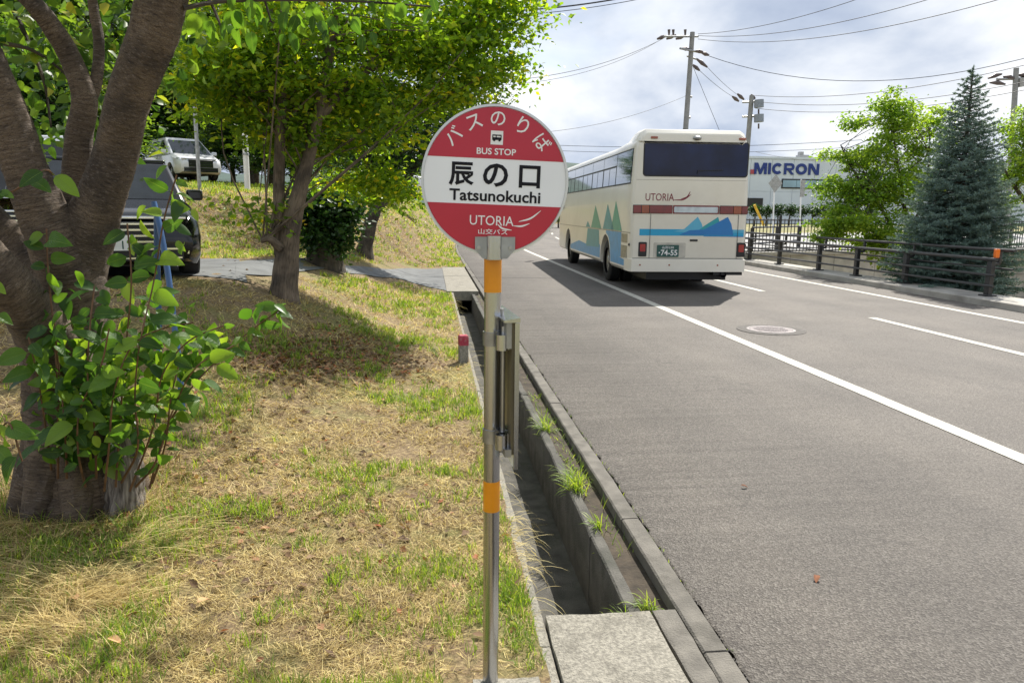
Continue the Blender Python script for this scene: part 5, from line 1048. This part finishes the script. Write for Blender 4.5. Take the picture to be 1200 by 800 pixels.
WT = [(-60, 24, 0, .95), (5, 31, 1, 1), (60, 29, 0, .72), (112, 33, 2, 1), (160, 43, 0, 1.1), (205, 41, 1, 1.1), (250, 44, 0, 1.1), (300, 38, 2, 1), (345, 36, 1, 1), (400, 40, 0, .8), (30, 42, 2, 1.1), (130, 44, 0, 1.2), (230, 46, 2, 1.1), (320, 45, 0, 1.1), (-120, 34, 2, 1), (450, 46, 1, .75), (180, 38, 1, .45), (275, 34, 0, .3), (325, 27, 1, .25), (60, 22, 1, .3), (120, 23, 0, .32), (20, 25, 2, .34), (95, 27, 0, .36), (150, 37, 1, .45), (215, 39, 0, .5), (295, 33, 1, .4), (345, 27, 0, .3), (385, 31, 1, .36), (440, 34, 0, .34), (250, 38, 2, .5)]
side_w = ['dense green', 'dark green', 'tall airy']
for i, (px_, Y, k, s_) in enumerate(WT):
    p = spot(px_, 230, Y); z = gh(p.x, p.y) if p.x > -60 else 2.6
    what = 'low bush' if s_ < .5 else 'tree'
    t = thing('woodland_bush' if s_ < .5 else 'woodland_tree', side_w[k]+' tree of the woods '+('left of' if px_ < 70 else 'behind' if px_ < 165 else 'right of')+' the forked trunk, '+('in the back row' if Y > 39 else 'in the front row'), what.split()[-1], (p.x, p.y, z-.1), RS.rand()*6, 'bushes before the woods' if s_ < .5 else 'trees of the woods behind the bank'); t.scale = (s_*(2 if s_ < .5 else 1),)*2+(s_*(1.15 if s_ < .5 else 1),)
    if s_ < .5: t['label'] = ('dense green', 'dark green', 'pale green')[k]+' low bush at the foot of the woods '+('left of the forked trunk' if px_ < 70 else 'behind the forked trunk' if px_ < 165 else 'behind the white minivan' if px_ < 240 else 'behind the white post' if px_ < 300 else 'behind the grey-trunked tree' if px_ < 360 else 'near the round sign')
    link('trunk', protos[k][0], t); link('crown', protos[k][1], t)

for (px_, Y, k, s_, lb) in ((640, 62, 0, .32, 'bright green bush on the bank between sign and coach'), (655, 75, 2, .3, 'farther green bush at the road bend beside the coach'), (610, 55, 1, .35, 'dark bush at the road bend behind the round sign')):
    p = spot(px_, 240, Y); t = thing('roadside_bush', lb, 'bush', (p.x, p.y, gh(p.x, p.y)-.2), k*1.3); t.scale = (s_*1.6, s_*1.6, s_); link('trunk', protos[k][0], t); link('crown', protos[k][1], t)
# --- right-hand trees
bs = spot(1113, 350, 15.4); sprz = -1.0; top = spot(1140, 78, 15.4); Hs = top.z-sprz
spr = thing('blue_spruce', 'blue-grey conical spruce standing just behind the end of the railing', 'tree', (bs.x, bs.y, sprz))
lean = (top.x-bs.x)*.8; mb = MB(); mb.tube([(0, 0, -1), (lean*.3, 0, Hs*.5), (lean, 0, Hs*.98)], [.13, .08, .012], 10)
NP, ND, NS, NR = [], [], [], []
nb_ = 400
for k in range(nb_):
    h = (k+RS.rand())/nb_; h = 1-(1-h)**.72; z = .35+h*(Hs-.45); Rb = 1.62*(1-h)**.8*RS.uniform(.72, 1.15)*min(1, .72+h*1.8)+.05; az = k*2.39996+RS.randn()*.15; d = np.array([math.cos(az), math.sin(az)]); o = np.array([lean*(z/Hs)**1.2, 0, z]); rise = -.02+.5*h
    tone = RS.rand(); nt_ = max(3, int(Rb*13)); P = [o]
    def bp_(t): return o+np.array([d[0]*Rb*t, d[1]*Rb*t, Rb*(rise*t*.5-.28*t*(1-h)+.16*t*t)])
    mb.tube([tuple(bp_(t)) for t in (0, .35, .7, 1)], [.018, .013, .008, .003], 4, cap=False)
    for j in range(nt_):
        t = .18+.82*(j+RS.rand())/nt_; b = bp_(t); s_ = 1 if j % 2 else -1; tl_ = (.42*(1-t)+.15)*min(1, Rb)*RS.uniform(.7, 1.2); td = norm(np.array([[d[0]*.7-s_*d[1]*.8, d[1]*.7+s_*d[0]*.8, RS.uniform(-.25, .12)]]))[0]
        m_ = max(3, int(tl_/.035))
        for q in range(m_):
            c = b+td*tl_*q/m_; kk = 8; NP.append(np.repeat(c[None], kk, 0)+RS.randn(kk, 3)*.006); dv = RS.randn(kk, 3)*.7+td*.8; dv[:, 2] += .25; ND.append(dv); NR.append(np.clip(tone*.4+RS.rand(kk)*.45+.15*t, 0, 1))
    kk = 14; NP.append(np.repeat(bp_(1)[None], kk, 0)); ND.append(RS.randn(kk, 3)*.5+np.array([d[0], d[1], .3])); NR.append(np.clip(.5+RS.rand(kk)*.5, 0, 1))
for q in range(40): c = np.array([lean, 0, Hs*(.93+.07*q/40)]); NP.append(np.repeat(c[None], 5, 0)); ND.append(RS.randn(5, 3)*.6+np.array([0, 0, .6])); NR.append(RS.rand(5))
NP = np.concatenate(NP); ND = norm(np.concatenate(ND)); NR = np.concatenate(NR)
part('trunk', mb, m_darkbark, spr)
w = norm(np.cross(ND, RS.randn(len(ND), 3)))*.0095; ln = RS.uniform(.04, .075, (len(ND), 1)); V = np.stack([NP-w, NP+w, NP+ND*ln], 1).reshape(-1, 3)
fast('needles', V, tris=np.arange(len(V)).reshape(-1, 3), mat=G_NEEDLE, rnd=np.repeat(NR, 3), parent=spr)
Yl = 20.; gb = spot(1062, 360, Yl)
tree('young_ash_tree', 'light green spreading tree left of the blue spruce', (gb.x, gb.y, -2.5),
    [[(1062, 400, Yl, 4), (1062, 330, Yl, 3.2), (1064, 280, Yl, 2.6), (1058, 230, Yl, 2), (1050, 180, Yl, 1.4), (1045, 130, Yl, .6)], [(1063, 300, Yl, 2), (1030, 240, Yl, 1.6), (1000, 200, Yl, 1), (985, 170, Yl, .5)], [(1063, 310, Yl, 1.8), (1020, 270, Yl, 1.2), (975, 250, Yl, .5)], [(1064, 280, Yl, 1.6), (1085, 220, Yl, 1.2), (1090, 150, Yl, .5)]],
    [pblob(1050, 150, Yl, 34, 34, .9, 36), pblob(1045, 120, Yl, 18, 16, .5, 10), pblob(1020, 185, Yl, 34, 26, .8, 28), pblob(1000, 145, Yl, 13, 10, .4, 6), pblob(985, 185, Yl, 22, 12, .6, 9), pblob(990, 225, Yl, 38, 22, .9, 34), pblob(1040, 225, Yl, 50, 34, 1, 55), pblob(985, 260, Yl-.3, 36, 20, .9, 36), pblob(1035, 275, Yl-.3, 52, 24, 1, 50), pblob(1085, 180, Yl+.4, 28, 52, .9, 40), pblob(1100, 140, Yl+.4, 20, 26, .6, 12), pblob(1050, 305, Yl-.8, 30, 12, .7, 14), pblob(965, 275, Yl-.3, 18, 8, .5, 6)],
    85, .18, .10, G_LIGHT, m_darkbark, .4, ntw=70, r0=.011, droop=.3)
Yr = 24.; gb = spot(1212, 360, Yr)
tree('young_ash_tree', 'light green tree half cut off by the right edge behind the spruce', (gb.x, gb.y, .25),
    [[(1212, 275, Yr, 4), (1212, 230, Yr, 3), (1205, 180, Yr, 2), (1200, 130, Yr, 1)], [(1212, 250, Yr, 3), (1190, 220, Yr, 2), (1172, 190, Yr, 1)]],
    [pblob(1200, 150, Yr, 26, 30, 1, 34), pblob(1225, 180, Yr, 45, 60, 1.2, 70), pblob(1190, 200, Yr, 22, 26, .9, 26), pblob(1185, 235, Yr, 16, 12, .6, 8)],
    60, .2, .11, G_LIGHT, m_darkbark, .4, ntw=40, r0=.013)
for i in range(11):
    Yh = 78.; p = spot(884+i*13.5, 262, Yh); t = thing('hedge_tree', ('leftmost', 'second', 'third', 'fourth', 'fifth', 'sixth', 'seventh', 'eighth', 'ninth', 'tenth', 'rightmost')[i]+' clipped dark green tree of the row before the factory, counted from the coach', 'tree', (p.x, Yh, .3), 0, 'clipped trees before the factory')
    part('trunk', MB().tube([(0, 0, 0), (.03, 0, 1.3)], [.09, .07], 6), m_darkbark, t); P_, C_, Rn = crown_points([((0, 0, 1.75), (.75, .7, .62), 34)], 26, .16, .8, .4); D_, N_ = rand_orient(len(P_)); leaves('crown', TL_LO, P_, D_, N_, RS.uniform(.14, .24, len(P_)), Rn*.5, G_DARK, t)
# distant hill
mb = MB(); xs = [-900+i*60 for i in range(36)]
for j, (y, f_) in enumerate(((1500, 0), (1750, .55), (2100, 1), (2600, .6))):
    for x in xs: mb.v.append((x, y, -2.6+f_*max(0, 165+60*noise.noise(Vector((x/420., j*.3, 1)))+22*noise.noise(Vector((x/90., j, 4)))-abs(x-360)*.05)))
mb.uv = [(0, 0)]*len(mb.v); nx = len(xs); mb.f = [(j*nx+i, j*nx+i+1, (j+1)*nx+i+1, (j+1)*nx+i) for j in range(3) for i in range(nx-1)]
struct('hills', mb, M('hill_forest', (.035, .065, .05), .95, var=.3, scale=.02))

# ------------------------------------------------------------------ grass, straw, litter
def strands(name, P, az, tilt, ln, wd_, curl, rnd, mat, seg=2, parent=None):
    n = len(P); d = np.stack([np.cos(az)*np.sin(tilt), np.sin(az)*np.sin(tilt), np.cos(tilt)], 1); side = np.stack([-np.sin(az), np.cos(az), np.zeros(n)], 1)
    side = norm(side+RS.randn(n, 3)*.3); rows = []; cur = P.copy(); th = tilt.copy()
    for k in range(seg+1):
        w = wd_*(1-k/seg*.0 if k < seg else 0)*(1-.25*k/seg); 
        if k < seg: rows += [cur-side*w[:, None], cur+side*w[:, None]]
        else: rows += [cur]
        dd_ = np.stack([np.cos(az)*np.sin(th), np.sin(az)*np.sin(th), np.cos(th)], 1); cur = cur+dd_*(ln/seg)[:, None]; th = th+curl/seg
    V = np.stack(rows, 1); m_ = V.shape[1]; base = (np.arange(n)*m_)[:, None]
    Q = [base+np.array([[2*k, 2*k+1, 2*k+3, 2*k+2]]) for k in range(seg-1)]; T = base+np.array([[2*seg-2, 2*seg-1, 2*seg]])
    o = fast(name, V.reshape(-1, 3), quads=np.concatenate(Q) if Q else None, tris=T, mat=mat, rnd=np.repeat(rnd, m_), parent=parent)
    if not parent: o['kind'] = 'stuff'
    return o
def field(n, r0, r1, a0=-43, a1=2):
    out = []
    while len(out) < n:
        m_ = n; r = np.exp(RS.uniform(math.log(r0), math.log(r1), m_)); a = np.radians(RS.uniform(a0, a1, m_)); x = r*np.sin(a)+0; y = r*np.cos(a)
        for i in range(m_):
            if x[i] < edge(y[i])-.03 and not (y[i] > 6.5 and x[i] < .5 and on_drive(x[i], y[i])) and not (y[i] < 2.36 and x[i] > 0.02): out.append((x[i], y[i], r[i]))
            if len(out) >= n: break
    return np.array(out)
def nz2(x, y, s_, k): return np.array([noise.noise(Vector((a*s_, b*s_, k))) for a, b in zip(x, y)])
F_ = field(250000, 1.7, 26, -43, 12); sn = nz2(F_[:, 0], F_[:, 1], 2.2, 8)+.7*nz2(F_[:, 0], F_[:, 1], 7, 3)
F_ = F_[sn+RS.randn(len(sn))*.25 > -.30]
FE = field(75000, 11, 60, -34, 8); F_ = np.concatenate([F_, FE])
Z = np.array([gh(a, b) for a, b in F_[:, :2]]); P = np.column_stack([F_[:, :2], Z+.002]); k = len(P); dist = F_[:, 2]
strands('dry_straw', P, RS.rand(k)*6.28, RS.uniform(.9, 1.62, k), RS.uniform(.015, .075, k)*(1+dist*.05), .00035+.00034*dist*RS.uniform(.5, 1.2, k), RS.uniform(-.3, .7, k), np.clip(RS.rand(k)**1.2+.25*nz2(P[:, 0], P[:, 1], 1.5, 4), 0, 1), G_STRAW)
F_ = field(26000, 1.8, 26, -43, 12); dn = nz2(F_[:, 0], F_[:, 1], .9, 0)+.6*nz2(F_[:, 0], F_[:, 1], 3, 6)+.12*np.clip(F_[:, 0]+1.2, -1, 1.4)
F_ = F_[dn+RS.randn(len(dn))*.2 > .33]; FE = field(6500, 11, 60, -34, 8); F_ = np.concatenate([F_, FE]); dist = np.repeat(F_[:, 2], 9); nT = len(F_); Z = np.array([gh(a, b) for a, b in F_[:, :2]]); P = np.repeat(np.column_stack([F_[:, :2], Z]), 9, 0)+np.column_stack([RS.randn(nT*9, 2)*.012*(1+dist[:, None]*.12), np.zeros(nT*9)]); k = len(P)
strands('green_grass', P, RS.rand(k)*6.28, RS.uniform(.1, .8, k), RS.uniform(.018, .07, k)*(1+dist*.05), .0009+.0004*dist, RS.uniform(.2, 1.1, k), np.clip(RS.rand(k)*.8+np.repeat(RS.rand(nT), 9)*.3, 0, 1), G_GRASS)
# long combed straw clumps
LP, LA = [], []
for (px_, py_, sx_, sy_, az, n) in ((60, 690, 90, 30, 2.9, 520), (150, 645, 70, 22, 0.3, 260), (215, 628, 50, 14, .4, 80), (60, 740, 80, 30, 2.9, 380), (110, 705, 60, 16, 0.5, 320), (20, 640, 50, 26, 3.4, 130), (130, 600, 60, 10, 1.4, 220), (40, 612, 50, 8, 4.6, 260), (100, 616, 60, 8, 4.9, 300), (165, 592, 20, 8, 5.2, 90)):
    for k in range(n):
        p = G0(px_+RS.randn()*sx_*.5, py_+RS.randn()*sy_*.5); 
        if p.x < .35: LP.append((p.x, p.y, gh(p.x, p.y)+.015)); LA.append(az+RS.randn()*.55)
LP = np.array(LP); k = len(LP); strands('long_straw', LP, np.array(LA), RS.uniform(1.15, 1.5, k), RS.uniform(.10, .36, k), RS.uniform(.0007, .0014, k), RS.uniform(.3, 1.0, k), RS.uniform(.1, .85, k), G_STRAW, 5)
a_ = RS.rand(1500)*6.28; rr_ = RS.uniform(.33, .56, 1500); BP = np.column_stack([cb.x+rr_*np.cos(a_), cb.y+rr_*np.sin(a_), np.zeros(1500)]); BP[:, 2] = [gh(x, y) for x, y in BP[:, :2]]; k = 1500
strands('trunk_foot_straw', BP[:1000], a_[:1000]+RS.randn(1000)*1.2, RS.uniform(.2, 1.3, 1000), RS.uniform(.05, .2, 1000), RS.uniform(.0008, .0016, 1000), RS.uniform(.3, 1.5, 1000), RS.uniform(0, .8, 1000), G_STRAW, 4)
strands('trunk_foot_grass', BP[1000:], a_[1000:]+RS.randn(500)*1.2, RS.uniform(.1, .8, 500), RS.uniform(.05, .16, 500), RS.uniform(.0012, .002, 500), RS.uniform(.3, 1.2, 500), RS.uniform(0, .6, 500), G_GRASS, 4)
# weeds in the gap beside the kerb, and straw hanging into the drain
WP, WA_, WL, WC = [], [], [], []
for n in range(210):
    y = RS.choice([RS.uniform(3.3, 4.6), RS.uniform(4.3, 6.6), RS.uniform(6, 15)], p=[.22, .55, .23]); x = RS.uniform(.87, .97)
    if y < 4.2 and RS.rand() < .45: continue
    for q in range(9): WP.append((x+RS.randn()*.012, y+RS.randn()*.02, -.12)); WA_.append(RS.rand()*6.28); WL.append(RS.uniform(.06, .18)); WC.append(RS.rand())
for cx, cy_, n, l in ((.86, 4.15, 100, .18), (.88, 4.3, 60, .2), (.87, 3.62, 40, .13), (.86, 5.4, 60, .2), (.9, 2.8, 50, .12), (.78, 2.74, 40, .1)):
    for q in range(n): WP.append((cx+RS.randn()*.02, cy_+RS.randn()*.03, -.06)); WA_.append(RS.uniform(2.0, 5.5)); WL.append(l*RS.uniform(.5, 1.1)); WC.append(.3+.7*RS.rand())
WP = np.array(WP); k = len(WP); strands('gap_weeds', WP, np.array(WA_), RS.uniform(.1, .9, k), np.array(WL), RS.uniform(.0015, .0035, k), RS.uniform(.5, 1.9, k), np.array(WC), G_GRASS, 4)
HP, HA, HL = [], [], []
for n in range(260):
    y = RS.choice([RS.uniform(2.7, 14), RS.uniform(3.0, 3.7)], p=[.6, .4]); HP.append((.39+RS.randn()*.02, y, .0)); HA.append(RS.uniform(-.9, .5)); HL.append(RS.uniform(.05, .14) if RS.rand() < .65 else RS.uniform(.12, .26))
HP = np.array(HP); k = len(HP); strands('overhanging_straw', HP, np.array(HA), RS.uniform(.7, 1.3, k), np.array(HL), RS.uniform(.0009, .0016, k), RS.uniform(.8, 2.2, k), RS.uniform(.45, 1, k), G_STRAW, 5)
EP = np.column_stack([np.concatenate([RS.uniform(.28, .39, 1400), RS.uniform(1.075, 1.10, 160)]), RS.uniform(2.3, 14, 1560), np.zeros(1560)]); EP[:300, 1] = RS.uniform(2.35, 3.0, 300); k = len(EP)
strands('edge_grass', EP, RS.rand(k)*6.28, RS.uniform(.1, .9, k), np.where(np.arange(k) < 1400, RS.uniform(.02, .06, k), .03), RS.uniform(.001, .002, k), RS.uniform(.2, 1.2, k), RS.rand(k), G_GRASS, 3)
# crumbled asphalt grains along the kerb, gravel in the gap
CP = np.column_stack([np.concatenate([1.083+np.abs(RS.randn(1500))*.016, RS.uniform(.87, .98, 900)]), np.concatenate([RS.uniform(2, 12, 1500)**1.0, RS.uniform(2.7, 9, 900)]), np.concatenate([RS.uniform(-.03, .004, 1500), RS.uniform(-.14, -.10, 900)])]); k = len(CP)
TP = np.array([(1, 0, -.5), (-.5, .87, -.5), (-.5, -.87, -.5), (0, 0, .8)])[None]*RS.uniform(.6, 1.3, (k, 4, 3))*RS.uniform(.002, .007, k)[:, None, None]+CP[:, None]
fast('loose_grit', TP.reshape(-1, 3), tris=((np.arange(k)*4)[:, None, None]+np.array([(0, 1, 3), (1, 2, 3), (2, 0, 3)])[None]).reshape(-1, 3), mat=M('grit', (.07, .065, .06), .9, var=.5, scale=60))['kind'] = 'stuff'
# litter
FP = []
for (px_, py_, sx_, sy_, n) in ((350, 420, 70, 22, 1500), (420, 400, 60, 20, 500), (300, 270, 60, 30, 500), (470, 270, 40, 25, 350), (300, 560, 260, 150, 900), (90, 620, 80, 20, 250), (450, 430, 60, 18, 350)):
    for q in range(n):
        a_, b_ = px_+RS.randn()*sx_*.6, py_+RS.randn()*sy_*.6
        if b_ < 235: continue
        p = G(a_, b_)
        if p.x < edge(p.y)-.05 and p.y > 1.5: FP.append((p.x, p.y, gh(p.x, p.y)+.012))
FP = np.array(FP); k = len(FP); D_ = RS.randn(k, 3); D_[:, 2] *= .25; N_ = RS.randn(k, 3)*.4; N_[:, 2] += 1
leaves('leaf_litter', TL_LO, FP, D_, N_, RS.uniform(.025, .06, k)*(1+.02*FP[:, 1]), RS.rand(k), G_LITTER)['kind'] = 'stuff'
m_fl = M('fallen_leaf_orange', (.22, .085, .035), .8, var=.3, scale=30); m_fl2 = M('fallen_leaf_tan', (.42, .25, .11), .8, var=.3, scale=30)
for (px_, py_, s_, lb, mt) in ((957, 679, .05, 'curled orange-brown leaf lying on the asphalt', m_fl), (868, 573, .045, 'small orange leaf farther up on the asphalt', m_fl), (92, 712, .07, 'long tan leaf on the combed straw at lower left', m_fl2), (127, 757, .06, 'pale orange leaf in the straw at the lower left', m_fl2), (150, 607, .06, 'rust-red leaf right of the thick trunk foot', m_fl), (197, 600, .06, 'brown leaf near the right root of the thick trunk', m_fl), (232, 715, .07, 'pale tan leaf on the dry grass', m_fl2)):
    p = G0(px_, py_) if px_ > 700 else G(px_, py_); z = rz(p.x)+.012 if px_ > 700 else gh(p.x, p.y)+.03; T = template((0, .2, .5, .8, 1), .28, .5, .3); mb = MB(); a = random.random()*6; V = [(v[0]*s_*math.cos(a)-v[1]*s_*math.sin(a), v[0]*s_*math.sin(a)+v[1]*s_*math.cos(a), v[2]*s_+.004) for v in T[0].tolist()]
    mb.add(V, [tuple(int(i) for i in f) for f in T[1]]); o = link('fallen_leaf', mb.mesh('fallen_leaf', mt)); o.location = (p.x, p.y, z); tag(o, lb, 'leaf')
